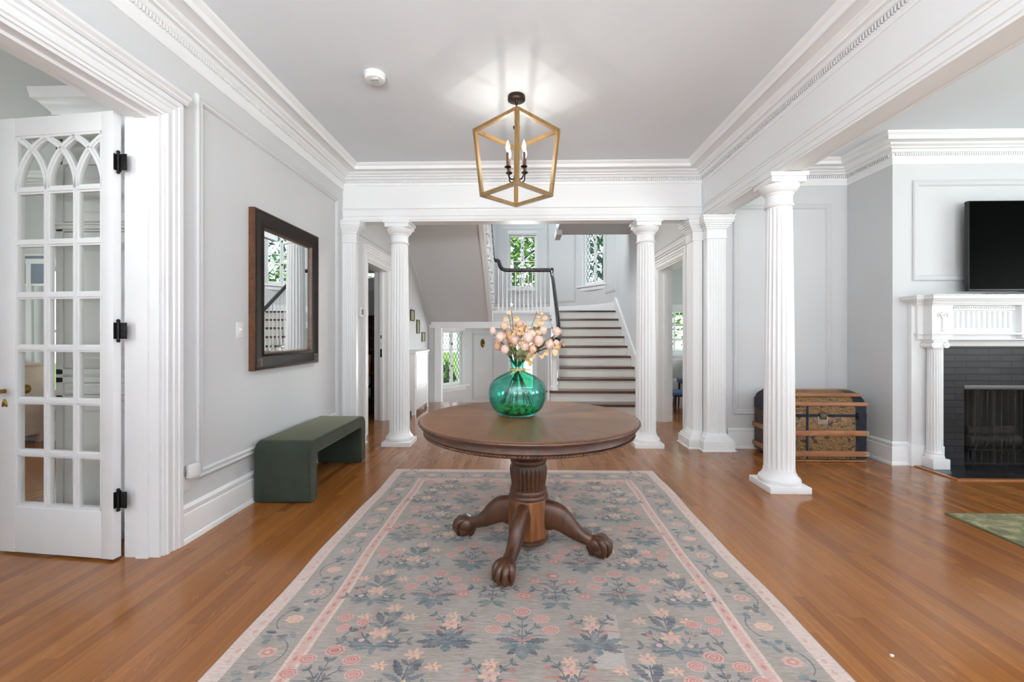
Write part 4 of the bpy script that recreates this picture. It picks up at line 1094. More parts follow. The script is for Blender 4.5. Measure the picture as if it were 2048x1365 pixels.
def build_rug():
    t = thing('area_rug', 'large grey floral area rug with blush borders under the round table', 'rug', (RCX, 0, 0))
    m = MB(); h = .011
    ew = lambda y: .006*math.sin(y*4.1)+.003*math.sin(y*9.7)
    ys = [RY0+(RY1-RY0)*i/60 for i in range(61)]
    xs = [-1, -.93, -.5, 0, .5, .93, 1]; hw = (RX1-RX0)/2
    vs = []
    for y in ys:
        for x in xs: vs.append((x*hw+(ew(y)*abs(x)**6), y, h))
    n = len(xs); fs = [(i*n+j, i*n+j+1, (i+1)*n+j+1, (i+1)*n+j) for i in range(60) for j in range(n-1)]
    b = len(vs); vs += [(x, y, 0) for x, y, z in vs]
    per = [(0*n+j) for j in range(n)]+[(i*n+n-1) for i in range(1,61)]+[(60*n+j) for j in range(n-2,-1,-1)]+[(i*n) for i in range(59,0,-1)]
    fs += [(per[(i+1)%len(per)], per[i], per[i]+b, per[(i+1)%len(per)]+b) for i in range(len(per))]
    m.add(vs, fs, 0)
    r = random.Random(5); lay = [h+.0004]
    cnt = [0]
    def poly(P, k, dz=0):
        cnt[0] = (cnt[0]+1) % 90 if dz > -.00005 else 0
        m.add([(p[0], p[1], lay[0]+dz+cnt[0]*6e-6) for p in P], [list(range(len(P)))], k)
    def strip(P, w0, w1, k, dz=0):
        for i in range(len(P)-1):
            a = Vector(P[i]); c = Vector(P[i+1]); d = (c-a); L = d.length
            if L < 1e-6: continue
            d /= L; q = Vector((-d.y, d.x)); wa = w0+(w1-w0)*i/(len(P)-1); wb = w0+(w1-w0)*(i+1)/(len(P)-1)
            poly([a+q*wa, a-q*wa, c-q*wb+d*.001, c+q*wb+d*.001], k, dz)
    def ell(x, y, a, b_, k, dz=0, rot=0, n=10, jag=0):
        P = []
        for i in range(n):
            t_ = 2*PI*i/n; q = 1-(jag if i % 2 else 0); px, py = a*q*math.cos(t_), b_*q*math.sin(t_)
            P.append((x+px*math.cos(rot)-py*math.sin(rot), y+px*math.sin(rot)+py*math.cos(rot)))
        poly(P, k, dz)
    def leaf(x, y, ang, L, W, k, dz=.0002):
        c, s = math.cos(ang), math.sin(ang)
        if L < .05: P = [(0,0),(.3*L,W*.42),(.6*L,W*.5),(L,0),(.6*L,-W*.5),(.3*L,-W*.42)]
        else:        # serrated outline
            up = [(.06,.10),(.16,.34),(.22,.24),(.34,.50),(.40,.34),(.52,.54),(.58,.34),(.70,.44),(.75,.24),(.87,.24),(.90,.10)]
            P = [(0,0)]+[(a*L, b_*W) for a, b_ in up]+[(L,0)]+[(a*L, -b_*W) for a, b_ in up[::-1]]
        poly([(x+a*c-b_*s, y+a*s+b_*c) for a, b_ in P], k, dz)
    def rose(x, y, s, k=3):
        ell(x, y, s*1.12, s*.84, 2, .0003, n=16, jag=.10)
        ell(x, y, s*.92, s*.66, k, .0005, n=14, jag=.10)
        ell(x, y, s*.70, s*.48, 2, .0007, n=12, jag=.06); ell(x, y, s*.52, s*.34, k, .0009, n=10); ell(x, y-s*.02, s*.28, s*.17, 2, .0011); ell(x, y, s*.14, s*.08, 8, .0013)
    def star(x, y, a, b_):             # six petalled apricot blossom
        for i in range(6):
            t_ = i*PI/3+.3; ell(x+a*.58*math.cos(t_), y+b_*.58*math.sin(t_), a*.46, b_*.30, 6 if i % 2 else 2, .0004, rot=t_*.9, n=8)
        ell(x, y, a*.34, b_*.34, 6, .0006, n=8, jag=.2); ell(x, y, a*.16, b_*.16, 3, .0008, n=6)
    def stem_leaves(P, k, L, n=3, w=.004):
        strip(P, w, w*.6, k, .0001)
        for i in range(1, len(P)):
            a = Vector(P[i-1]); c = Vector(P[i]); ang = math.atan2(c.y-a.y, c.x-a.x); p = (a+c)/2
            leaf(p.x, p.y, ang+.75, L, L*.42, k); leaf(p.x, p.y, ang-.75, L, L*.42, k)
    def motA(x, y, s=1, rk=3):        # rose bush: five blooms on branching stems, leafy foot
        k, k2 = (4, 5)
        stem_leaves([(x, y-.03*s), (x, y+.03*s), (x, y+.08*s), (x, y+.115*s)], k, .034*s)
        for sg in (1, -1):
            stem_leaves([(x, y+.0*s), (x+sg*.03*s, y+.045*s), (x+sg*.065*s, y+.075*s)], k, .028*s, w=.0032)
            strip([(x, y-.01*s), (x+sg*.04*s, y+.015*s), (x+sg*.085*s, y+.015*s)], .003, .002, k2)
            strip([(x, y-.015*s), (x+sg*.035*s, y-.0*s), (x+sg*.075*s, y-.005*s), (x+sg*.095*s, y-.02*s)], .006*s, .003, 3)
            for q in range(3): leaf(x+sg*.008, y-.02*s-.012*q*s, (0 if sg > 0 else PI)+sg*(.15-.42*q), (.098-.018*q)*s, .030*s, k if q != 1 else 5)
            rose(x+sg*.075*s, y+.108*s, .030*s, rk); rose(x+sg*.108*s, y+.045*s, .030*s, rk)
        rose(x, y+.150*s, .033*s, 8 if rk == 3 else rk)
        leaf(x, y-.035*s, -PI/2, .075*s, .055*s, 5)
    def motB(x, y, s=1):              # big leaves round an apricot flower, on a leafy mound
        k = 4
        strip([(x, y-.02*s), (x+.004, y+.06*s), (x+.01*s, y+.12*s)], .004, .003, k)
        leaf(x-.005, y+.05*s, R(120), .090*s, .032*s, k); leaf(x+.005, y+.045*s, R(60), .098*s, .034*s, k); leaf(x, y+.03*s, R(155), .080*s, .022*s, 5); leaf(x, y+.03*s, R(26), .080*s, .022*s, 5); leaf(x+.01*s, y+.10*s, R(40), .042*s, .016*s, k); leaf(x+.006*s, y+.10*s, R(140), .042*s, .016*s, k)
        for sg in (1, -1):
            stem_leaves([(x+sg*.02*s, y-.05*s), (x+sg*.06*s, y-.01*s), (x+sg*.085*s, y+.035*s)], 5 if sg > 0 else 4, .036*s)
            stem_leaves([(x+sg*.04*s, y-.05*s), (x+sg*.09*s, y-.045*s), (x+sg*.13*s, y-.035*s)], 4, .034*s, w=.003)
            ell(x+sg*.075*s, y+.015*s, .012*s, .009*s, 3, .0004); star(x+sg*.09*s, y+.095*s, .030*s, .019*s); ell(x+sg*.055*s, y-.035*s, .012*s, .01*s, 2, .0004)
            for q in range(4): leaf(x, y-.062*s, (0 if sg > 0 else PI)+sg*(.38-.24*q), (.105-.012*abs(q-1))*s, .020*s, 4 if q % 2 == 0 else 9)
        star(x+.012*s, y+.150*s, .034*s, .024*s)
        star(x, y+.005*s, .042*s, .03*s); ell(x, y+.005*s, .02*s, .014*s, 2, .0008, n=10, jag=.2); leaf(x, y-.06*s, -PI/2, .045*s, .03*s, 5)
    def motC(x, y, s=1):              # low acanthus leaves with small apricot blooms above
        for a, L in ((90,.085),(128,.085),(52,.085),(158,.115),(22,.115),(180,.12),(0,.12),(198,.095),(-18,.095)): leaf(x, y-.035*s, R(a), L*s, .030*s, 9 if a in (90,158,22) else 4)
        ell(x, y-.042*s, .03*s, .012*s, 5, .0004); leaf(x, y-.045*s, -PI/2, .04*s, .04*s, 5)
        for sg in (1, -1):
            strip([(x+sg*.02*s, y), (x+sg*.05*s, y+.045*s), (x+sg*.095*s, y+.04*s)], .006*s, .003, 3); stem_leaves([(x+sg*.01, y), (x+sg*.03*s, y+.065*s), (x+sg*.05*s, y+.10*s), (x+sg*.085*s, y+.125*s)], 4, .03*s, w=.003)
            ell(x+sg*.075*s, y+.082*s, .011*s, .009*s, 8, .0004)
        star(x, y+.062*s, .036*s, .032*s); star(x, y+.112*s, .03*s, .02*s); ell(x, y+.065*s, .014*s, .012*s, 2, .0007)
    def motD(x, y, s=1):              # fern plant with red carnations
        stem_leaves([(x, y-.06*s), (x, y), (x, y+.06*s), (x, y+.11*s)], 4, .03*s)
        for sg in (1, -1):
            stem_leaves([(x, y+.01*s), (x+sg*.055*s, y+.022*s), (x+sg*.115*s, y+.035*s)], 4, .036*s)
            strip([(x, y+.045*s), (x+sg*.04*s, y+.075*s), (x+sg*.07*s, y+.075*s)], .0035, .002, 4)
            stem_leaves([(x, y-.05*s), (x+sg*.03*s, y-.015*s), (x+sg*.055*s, y-.02*s)], 5, .03*s)
            for (a, b_) in ((.082,.095),(.125,-.015)):
                ell(x+sg*a*s, y+b_*s, .034*s, .024*s, 3, .0004, n=18, jag=.22); ell(x+sg*a*s, y+b_*s, .022*s, .013*s, 2, .0006, n=12, jag=.3); ell(x+sg*a*s, y+b_*s, .010*s, .006*s, 8, .0008)
            for q in range(2): leaf(x, y-.065*s, (0 if sg > 0 else PI)+sg*(-.1-.5*q), .065*s, .024*s, 5)
        ell(x, y+.138*s, .036*s, .024*s, 8, .0004, n=18, jag=.2); ell(x, y+.138*s, .022*s, .012*s, 2, .0006, n=12, jag=.3)
    # pile patches, sheen of the nap painted as a lighter tone
    for i in range(9):
        x0 = r.uniform(-.8,.75); y0 = r.uniform(RY0+.2, RY1-.4); w = r.uniform(.04,.13); L = r.uniform(.12,.4); sk = r.uniform(-.08,.08)
        poly([(x0,y0),(x0+w,y0),(x0+w*.6+sk,y0+L),(x0+w*.3+sk,y0+L)], 7, -.0002)
    hw -= .004
    def band(a, b_, k):               # rectangular ring between insets a and b_
        o = [(-hw+a,RY0+a),(hw-a,RY0+a),(hw-a,RY1-a),(-hw+a,RY1-a)]; q = [(-hw+b_,RY0+b_),(hw-b_,RY0+b_),(hw-b_,RY1-b_),(-hw+b_,RY1-b_)]
        for i in range(4):
            N_ = 40; 
            for j in range(N_):
                f0, f1 = j/N_, (j+1)/N_
                L = lambda A, B, f_: (A[0]+(B[0]-A[0])*f_+ew(A[1]+(B[1]-A[1])*f_)*(1 if i in (1,3) else 0), A[1]+(B[1]-A[1])*f_)
                poly([L(o[i],o[(i+1)%4],f0), L(o[i],o[(i+1)%4],f1), L(q[i],q[(i+1)%4],f1), L(q[i],q[(i+1)%4],f0)], k, -.0001)
    band(0, .018, 1); band(.018, .07, 1); band(.258, .272, 1); band(.272, .308, 2); band(.308, .322, 1)
    for side in (-1, 1):              # speckled flowers inside the blush bands
        y = RY0+.1
        while y < RY1-.1:
            if r.random() < .7: ell(side*(hw-.044)+ew(y), y, .012, .016, 2, .0002, n=8, jag=.3)
            ell(side*(hw-.290)+ew(y), y+.02, .009, .018, r.choice((3,3,2)), .0003, n=8, jag=.3)
            y += .055
    x = -hw+.1
    while x < hw-.1:
        for yy in (RY0+.044, RY1-.044): ell(x, yy, .014, .011, 2, .0002, n=8, jag=.3)
        for yy in (RY0+.29, RY1-.29):
            if abs(x) < hw-.3: ell(x, yy, .016, .009, 3, .0003, n=8, jag=.3)
        x += .055
    def bord(x, y, hor, i):           # running border flowers with curling leaves
        T = (lambda a, b_: (x+a, y+b_)) if hor else (lambda a, b_: (x+b_, y+a))
        sg = 1 if i % 2 else -1
        p = T(0, 0); ell(p[0], p[1], .042 if not hor else .044, .030, 2 if i % 2 else 6, .0003, n=14, jag=.18); ell(p[0], p[1], .026, .018, 3 if i % 2 else 2, .0005, n=10, jag=.2); ell(p[0], p[1], .011, .008, 6, .0007)
        strip([T(.075*math.cos(a), sg*.068*math.sin(a)) for a in [R(20+16*j) for j in range(9)]], .004, .002, 4)
        for a, L in ((.085,.05),(-.08,.05),(.07,.035)):
            p = T(a, -sg*.03); leaf(p[0], p[1], r.uniform(0,2*PI), L, .028, r.choice((4,9,5)))
            p = T(a*1.1, sg*.03); leaf(p[0], p[1], r.uniform(0,2*PI), L, .026, r.choice((4,9)))
        p = T(.10, 0); ell(p[0], p[1], .010, .008, 2, .0003)
    i = 0; y = RY0+.16
    while y < RY1-.08:
        for side in (-1, 1): bord(side*(hw-.165)+ew(y), y, False, i)
        y += .198; i += 1
    x = -hw+.36; i = 0
    while x < hw-.3:
        for yy in (RY0+.165, RY1-.165): bord(x, yy, True, i)
        x += .2; i += 1
    # the field: staggered rows
    rows = [(1.24,0),(1.50,1),(1.765,0),(2.06,1),(2.36,0),(2.66,1),(2.96,0),(3.26,1),(3.52,0)]
    for ri, (y, stag) in enumerate(rows):
        cs = [0,.30,.60,.78] if not stag else [.15,.45,.735]
        for ci, cx in enumerate(cs):
            for sg in ((1, -1) if cx else (1,)):
                xx = sg*cx+.018*math.sin(ri*2+ci)
                if cx == .78 and not stag: kind = 3
                elif not stag: kind = ('A','C','B')[ci] if ri % 4 == 2 else ('D','A','B')[ci] if ri % 4 == 0 else 'A'
                else: kind = ('D','A','B')[ci] if ri % 4 in (3,) else ('C','B','A')[ci]
                yy = y+r.uniform(-.012,.012)
                if kind == 3:
                    stem_leaves([(xx-sg*.01,yy-.08),(xx-sg*.02,yy),(xx-sg*.05,yy+.05)], 4, .034); rose(xx-sg*.075,yy+.085,.032); rose(xx+sg*.0,yy+.045,.030); rose(xx+sg*.02,yy+.115,.033); continue
                {'A': motA, 'B': motB, 'C': motC, 'D': motD}[kind](xx, yy, 1.12)
    for i in range(40):               # stray blossoms
        x0 = r.uniform(-.8,.8); y0 = RY0+.34+r.random()*(RY1-RY0-.7)
        ell(x0, y0, .012, .006, 3, .0001, n=8, jag=.4)
    o = m.build('rug_pile', RM, t, 0)
    return t
build_rug()
t = thing('area_rug', 'mottled sage green rug corner at the far right in front of the fireplace', 'rug', (0,0,0))
n = NT('sage_rug'); v = n.coord(); q = n.noise(n.scale(v, (7,11,1)), 1, 5, .65, 1.2)
n.inp(Base_Color=n.ramp(q, [(.36, lin((92,92,66))), (.5, lin((122,120,88))), (.64, lin((160,152,118)))]), Roughness=.95); n.bump(n.noise(v, 300, 2), .3, .003)
m = MB(); m.bbox(2.96, 5.6, .2, 3.06, .0, .012, .003); m.build('rug_pile', n.mat, t)
m = MB(); m.bbox(2.945,2.962,.2,3.07,0,.010,.002); m.bbox(2.945,5.6,3.06,3.075,0,.010,.002); m.build('rug_binding', pm('rug_binding', (96,96,66), .8), t)

# ------------------------------------------------------------------ bench, mirror
t = thing('upholstered_bench', 'green velvet waterfall bench against the left wall under the mirror', 'bench', (-1.79, 3.71, 0))
def bench_outline(L, H, T, ro, ri):
    P = []
    h = L/2
    P += [(-h,.004),(-h,H-ro)]
    P += [(-h+ro-ro*math.cos(R(90*i/8)), H-ro+ro*math.sin(R(90*i/8))) for i in range(1,9)]
    P += [(h-ro+ro*math.sin(R(90*i/8)), H-ro+ro*math.cos(R(90*i/8))) for i in range(0,9)]
    P += [(h,.004),(h-T,.004),(h-T,H-T-ri)]
    P += [(h-T-ri+ri*math.cos(R(90*i/5)), H-T-ri+ri*math.sin(R(90*i/5))) for i in range(1,6)]
    P += [(-h+T+ri-ri*math.sin(R(90*i/5)), H-T-ri+ri*math.cos(R(90*i/5))) for i in range(0,6)]
    P += [(-h+T,.004)]
    return P
m = MB(); m.prism(bench_outline(1.12,.455,.108,.085,.02), -.215, .215, 'x'); m.build('upholstery', VELVET, t, 40, bevel=.016)
m = MB(); m.tube([(.214,a,b) for a, b in bench_outline(1.106,.448,.094,.08,.02)]+[(.214,-.553,.004)], .003, 6); m.build('piping', VELVET, t)
for y in (-.50,.50):
    m = MB(); m.bbox(-.19,.19,y-.03,y+.03,0,.006,.001); m.build('foot', DARKPLASTIC, t)

t = thing('wall_mirror', 'large mirror in a dark wooden frame on the left wall', 'mirror', (LX, 0, 0))
y0, y1, z0, z1 = 3.165, 4.165, .985, 2.208
m = MB(); m.sweep([(y0,z0),(y1,z0),(y1,z1),(y0,z1)], [(0,.012),(0,.042),(.006,.050),(.020,.052),(.028,.048),(.100,.040),(.108,.046),(.118,.046),(.124,.036),(.124,.012)], (0,0,0), Y, Z, X, closed=True); m.build('frame', MIRRORWOOD, t)
m = MB(); m.box(0,.046,y0-.004,y0+.004,z0-.002,z1+.002); m.box(0,.046,y1-.004,y1+.004,z0-.002,z1+.002); m.box(0,.046,y0,y1,z1-.004,z1+.004); m.box(0,.046,y0,y1,z0-.004,z0+.004)
m.sweep([(y0+.119,z0+.119),(y1-.119,z0+.119),(y1-.119,z1-.119),(y0+.119,z1-.119)], [(0,.010),(0,.044),(.009,.032),(.009,.010)], (0,0,0), Y, Z, X, closed=True); m.build('frame_veneer', BURL, t)
m = MB(); a0, a1, b0, b1 = y0+.120, y1-.120, z0+.120, z1-.120; e = .022
V8 = [(.018,a0,b0),(.018,a1,b0),(.018,a1,b1),(.018,a0,b1),(.022,a0+e,b0+e),(.022,a1-e,b0+e),(.022,a1-e,b1-e),(.022,a0+e,b1-e)]
m.add(V8, [(4,5,6,7),(0,1,5,4),(1,2,6,5),(2,3,7,6),(3,0,4,7)]); m.box(.004,.0175,a0-.01,a1+.01,b0-.01,b1+.01); m.build('mirror_glass', MIRROR, t, 5)
for y in (y0+.055, y1-.055):
    m = MB(); m.bbox(.040,.049,y-.034,y+.034,z0+.018,z0+.088,.003)
    for i in range(6):
        a = 2*PI*i/6; m.ball((.049,y+.018*math.cos(a),z0+.053+.018*math.sin(a)), (.005,.010,.010), 8, 6)
    m.ball((.051,y,z0+.053), (.006,.009,.009), 8, 6); m.build('corner_rosette', pm('carved_rosette', (64,54,40), .4, var=.2, vscale=60), t)

# ------------------------------------------------------------------ wall devices
t = thing('light_switch', 'white light switch plate on the left wall before the mirror', 'light switch', (LX, 3.06, 1.285))
m = MB(); m.bbox(-.002,.006,-.036,.036,-.058,.058,.003); m.build('switch_plate', PLASTIC, t)
m = MB(); m.bbox(.004,.009,-.012,.012,-.022,.022,.002); m.bbox(.006,.018,-.005,.005,-.002,.014,.002); m.build('toggle', PLASTIC, t)
t = thing('wall_outlet', 'white outlet plate low on the left wall beside the door casing', 'outlet', (LX, 2.565, .365))
m = MB(); m.bbox(-.002,.006,-.036,.036,-.058,.058,.003); m.build('outlet_plate', PLASTIC, t)
t = thing('air_freshener', 'white rounded plug in device in the low outlet by the door casing', 'air freshener', (LX, 2.575, .425))
m = MB(); m.bbox(.012,.062,-.037,.037,-.042,.042,.016); m.build('housing', PLASTIC, t)
m = MB(); m.tube([(.014,-.037,-.02),(.014,-.041,0),(.014,-.037,.02)], .004, 8); m.bbox(.004,.016,-.02,.02,-.03,.02,.002); m.build('side_vent', pm('chrome_trim', (190,190,190), .2, 1), t)
t = thing('thermostat', 'small white wall thermostat with a grey screen beside the closet doorway', 'thermostat', (HL, 5.165, 1.53))
m = MB(); m.bbox(-.002,.024,-.055,.055,-.055,.055,.006); m.build('housing', PLASTIC, t)
m = MB(); m.bbox(.022,.026,-.0,.044,-.036,.036,.001); m.build('screen', pm('grey_screen', (96,98,100), .2), t)
t = thing('smoke_detector', 'round white smoke detector on the ceiling left of the lantern', 'smoke detector', (-1.056, 3.05, CZ))
m = MB(); m.lathe([(.0,.0),(.074,0),(.076,-.006),(.074,-.014),(.070,-.016)], 40, cap=False); m.build('base_ring', PLASTIC, t)
m = MB(); m.lathe([(.068,-.012),(.071,-.018),(.070,-.034),(.064,-.043),(.050,-.047),(0,-.047)], 40, cap=False)
m.bbox(-.005,.035,-.04,-.024,-.052,-.045,.003); m.build('housing', PLASTIC, t)
m = MB()
for a in (0,1,2): m.bbox(-.03+.002*a,.03,-.012+.018*a,-.006+.018*a,-.0485,-.046,.001)
m.build('vent_slot', pm('grey_vent', (150,150,150), .5), t)

# ------------------------------------------------------------------ lantern
LXc, LYc = -.047, 3.355
t = thing('lantern_pendant', 'open cage wooden lantern pendant with four lit candle bulbs', 'pendant light', (LXc, LYc, 0))
m = MB(); m.lathe([(0,CZ),(.066,CZ),(.068,CZ-.004),(.068,CZ-.030),(.062,CZ-.034),(.016,CZ-.036),(.012,CZ-.050),(0,CZ-.050)], 40, cap=False); m.build('ceiling_canopy', BRONZE, t)
m = MB(); m.tube([(0,0,CZ-.04),(0,0,2.47)], .0065, 10); m.ball((0,0,CZ-.055), .014, 12, 8); m.lathe([(.0,0),(.026,0),(.028,.012),(.012,.02),(0,.02)], 20, (0,0,2.865), cap=False); m.build('rod', BRONZE, t)
ZT, ZB, AT, AB = 2.848, 2.345, .325, .268; ROT = R(91.5)
cor = [(math.cos(ROT+PI/2*i-PI), math.sin(ROT+PI/2*i-PI)) for i in range(4)]
m = MB(); w = .026
for i in range(4):
    a, b = cor[i], cor[(i+1)%4]
    T0, T1 = (a[0]*AT,a[1]*AT,ZT), (b[0]*AT,b[1]*AT,ZT); B0, B1 = (a[0]*AB,a[1]*AB,ZB), (b[0]*AB,b[1]*AB,ZB)
    m.bar(T0, T1, w, w); m.bar(B0, B1, w, w)
    an = math.atan2(a[1], a[0]); 
    q0 = Vector(B0)-Vector((0,0,.012)); q1 = Vector(T0)+Vector((0,0,.012)); P = []
    for q in (q0, q1):
        for (s, c) in ((-1,-1),(1,-1),(1,1),(-1,1)):
            d1 = Vector((math.cos(an+PI/4), math.sin(an+PI/4), 0)); d2 = Vector((-d1.y, d1.x, 0)); P.append((q+d1*s*w/2+d2*c*w/2)[:])
    m.add(P, [(0,3,2,1),(4,5,6,7),(0,1,5,4),(1,2,6,5),(2,3,7,6),(3,0,4,7)])
m.build('cage', GOLDWOOD, t, 20)
m = MB(); m.bar((cor[0][0]*AT,cor[0][1]*AT,ZT), (cor[2][0]*AT,cor[2][1]*AT,ZT), .014, .012); m.build('crossbar', BRONZE, t)
m = MB(); m.lathe([(0,-.035),(.012,-.030),(.022,-.018),(.022,.018),(.012,.03),(0,.035)], 20, (0,0,2.475), cap=False); m.build('hub', BRONZE, t)
BULB = NT('candle_bulb_glow'); BULB.t.nodes.remove(BULB.b); em = BULB.new('ShaderNodeEmission'); btr = BULB.new('ShaderNodeBsdfTransparent'); bmx = BULB.new('ShaderNodeMixShader'); em.inputs[0].default_value = (1,.86,.66,1); em.inputs[1].default_value = 14; bmx.inputs[0].default_value = .6; BULB.link(btr.outputs[0], bmx.inputs[1]); BULB.link(em.outputs[0], bmx.inputs[2]); BULB.link(bmx.outputs[0], BULB.out.inputs[0])
for i in range(4):
    a = R(42+90*i); c, s = math.cos(a), math.sin(a); rr = .088
    m = MB(); m.tube(crom([(.015*c,.015*s,2.475),(.05*c,.05*s,2.455),(.080*c,.080*s,2.475),(rr*c,rr*s,2.515),(rr*c,rr*s,2.535)], 5), .0055, 8)
    m.lathe([(.006,.0),(.018,.004),(.026,.010),(.027,.013),(.010,.013)], 20, (rr*c,rr*s,2.53)); ar = m.build('arm', BRONZE, t)
    m = MB(); m.lathe([(.012,0),(.0125,.10),(.011,.112),(.008,.116)], 16, (rr*c,rr*s,2.54)); m.build('candle_sleeve', pm('brown_candle_sleeve', (86,60,50), .4) if i == 0 else bpy.data.materials['brown_candle_sleeve'], ar)
    m = MB(); m.lathe([(.0065,0),(.010,.010),(.0165,.030),(.016,.045),(.010,.066),(.005,.082),(.0015,.090)], 16, (rr*c,rr*s,2.655)); m.build('bulb', BULB.mat, ar)

# ------------------------------------------------------------------ antique trunk
t = thing('steamer_trunk', 'antique dome top trunk with wooden slats standing in the corner behind the column', 'trunk', (2.96, 4.545, 0))
n = NT('embossed_tin_pattern'); v = n.coord()
w1 = n.noise(v, 9, 3, .6, 2.2); vo = n.new('ShaderNodeTexVoronoi'); vo.inputs['Scale'].default_value = 12; vo.feature = 'SMOOTH_F1'
mp = n.mix(.25, v, n.new('ShaderNodeTexNoise').outputs[1]); n.link(mp, vo.inputs['Vector'])
q = n.math('ADD', n.math('MULTIPLY', vo.outputs['Distance'], .8), n.math('MULTIPLY', w1, .55))
n.inp(Base_Color=n.ramp(q, [(.36, lin((50,42,38))), (.47, lin((78,64,52))), (.52, lin((158,118,66))), (.57, lin((70,58,50))), (.64, lin((150,112,62))), (.70, lin((72,60,52))), (.78, lin((128,94,54)))]), Roughness=.38, Metallic=.25); n.bump(q, .5, .01)
TIN = n.mat
TMETAL = pm('dark_blue_trunk_metal', (34,38,50), .4, .5, .4, 14); TLEA = pm('worn_brown_leather', (66,46,36), .55, 0, .25, 12, .15, 60); TINPLATE = pm('lock_plate_tin', (168,160,140), .35, .8, .12, 30)
HX, HY = .42, .228
ZL, ZTOP = .455, .680
def lid_prof(e=0, zb=ZL+.004):
    P = [(-HY-e, zb), (-HY-e, .560+e)]
    for (a, b) in ((-.175,.622),(-.095,.664),(0,.680),(.095,.664),(.175,.622)): P.append((a*(1+e*3), b+e))
    return P+[(HY+e, .560+e), (HY+e, zb)]
m = MB(); m.bbox(-HX,HX,-HY,HY,.022,ZL,.008); m.bbox(-HX+.02,HX-.02,-HY+.02,HY-.02,.012,.03); m.build('body', TIN, t)
m = MB(); m.prism(lid_prof(), -HX, HX, 'x'); m.build('lid', TIN, t, 20)
m = MB(); m.bbox(-HX-.003,-HX+.004,-HY+.002,HY-.002,.025,ZL-.002,.002); m.prism(lid_prof(-.002), -HX-.003, -HX+.004, 'x'); m.build('end_panel', TLEA, t, 20)
m = MB()
for x0, x1 in ((-HX-.004,-HX+.10),(HX-.10,HX+.004)):
    m.box(x0,x1,-HY-.003,-HY+.003,.03,ZL-.003); m.prism([(a*1.006, b+.0025) for a, b in lid_prof(0, ZL+.006)], x0, x1, 'x')
for x0, x1 in ((-.16,-.135),): m.box(x0,x1,-HY-.003,-HY+.003,.03,ZL-.003); m.box(x0,x1,-HY-.003,-HY+.003,ZL+.006,.56)
m.box(-HX-.005,HX+.005,-HY-.005,-HY+.005,ZL-.012,ZL+.016); m.build('metal_band', TMETAL, t, 20)
for z in (.285, .082):
    m = MB(); m.bbox(-HX-.012,HX+.012,-HY-.020,-HY+.002,z-.026,z+.026,.004); m.build('slat', TRUNKSLAT, t)
    m = MB(); m.bbox(-HX-.018,-HX+.002,-HY-.015,HY+.012,z-.024,z+.024,.004); m.build('slat', TRUNKSLAT, t)
m = MB(); m.bbox(-HX-.004,HX+.004,-HY-.010,-HY+.004,.004,.018,.003); m.build('slat', TRUNKSLAT, t)
def lidslat(i):
    P = lid_prof(); a, b = Vector(P[i]), Vector(P[i+1]); d = (b-a).normalized(); nn = Vector((-d.y, d.x))
    if nn.y < 0: nn = -nn
    c = (a+b)/2; m = MB(); h = .024
    q = [c-d*h, c+d*h, c+d*h+nn*.016, c-d*h+nn*.016]
    m.prism([(p.x,p.y) for p in q], -HX-.008, HX+.008, 'x'); m.build('slat', TRUNKSLAT, t, 20, bevel=.003)
m = MB(); m.bbox(-HX-.01,HX+.01,-HY-.018,-HY+.02,.553,.588,.005); m.build('slat', TRUNKSLAT, t)
for i in (2, 4): lidslat(i)
m = MB(); m.bbox(-.05,.05,-HY-.006,-HY,ZL-.085,ZL-.006,.001); m.build('lock_plate', TINPLATE, t)
m = MB(); m.bbox(-.036,.036,-HY-.016,-HY-.004,ZL-.022,ZL+.026,.004); m.tube([(-.03,-HY-.014,ZL+.024),(0,-HY-.02,ZL+.034),(.03,-HY-.014,ZL+.024)], .006, 8); m.bbox(-.028,.028,-HY-.022,-HY-.012,ZL-.036,ZL+.006,.005)
m.build('hasp', pm('aged_hasp', (92,84,66), .4, .8, .2, 40), t)
m = MB(); m.ball((HX-.085,-HY-.008,ZL), (.012,.010,.024), 12, 8); m.bbox(HX-.10,HX-.07,-HY-.008,-HY,ZL-.035,ZL+.03,.003); m.ball((HX-.085,-HY-.014,ZL+.024), (.008,.008,.012), 10, 6); m.build('latch', BLACK_IRON, t)
m = MB()
for z in (.285,.082): m.prism([(HX-.03,z-.020),(HX+.016,z-.024),(HX+.016,z+.024),(HX-.03,z+.020),(HX-.012,z)], -HY-.023, -HY-.018, 'y')
m.build('slat_clamp', TINPLATE, t)
m = MB()
for x in (HX-.103, -.137):
    for i in range(26):
        z = .04+.0198*i
        if abs(z-.285) > .03 and abs(z-.082) > .03 and z < .55: m.ball((x,-HY-.004,z), .0035, 6, 4)
m.build('rivet', TINPLATE, t)
m = MB(); m.tube(crom([(-HX-.006,-.07,.375),(-HX-.022,-.05,.372),(-HX-.024,.05,.372),(-HX-.006,.07,.375)], 4), .009, 8); m.build('end_handle', TLEA, t)
m = MB()
for x in (-HX+.06, HX-.06):
    for y in (-HY+.05, HY-.05): m.tube([(x-.02,y,.012),(x+.02,y,.012)], .012, 10)
m.build('caster', DARKPLASTIC, t)

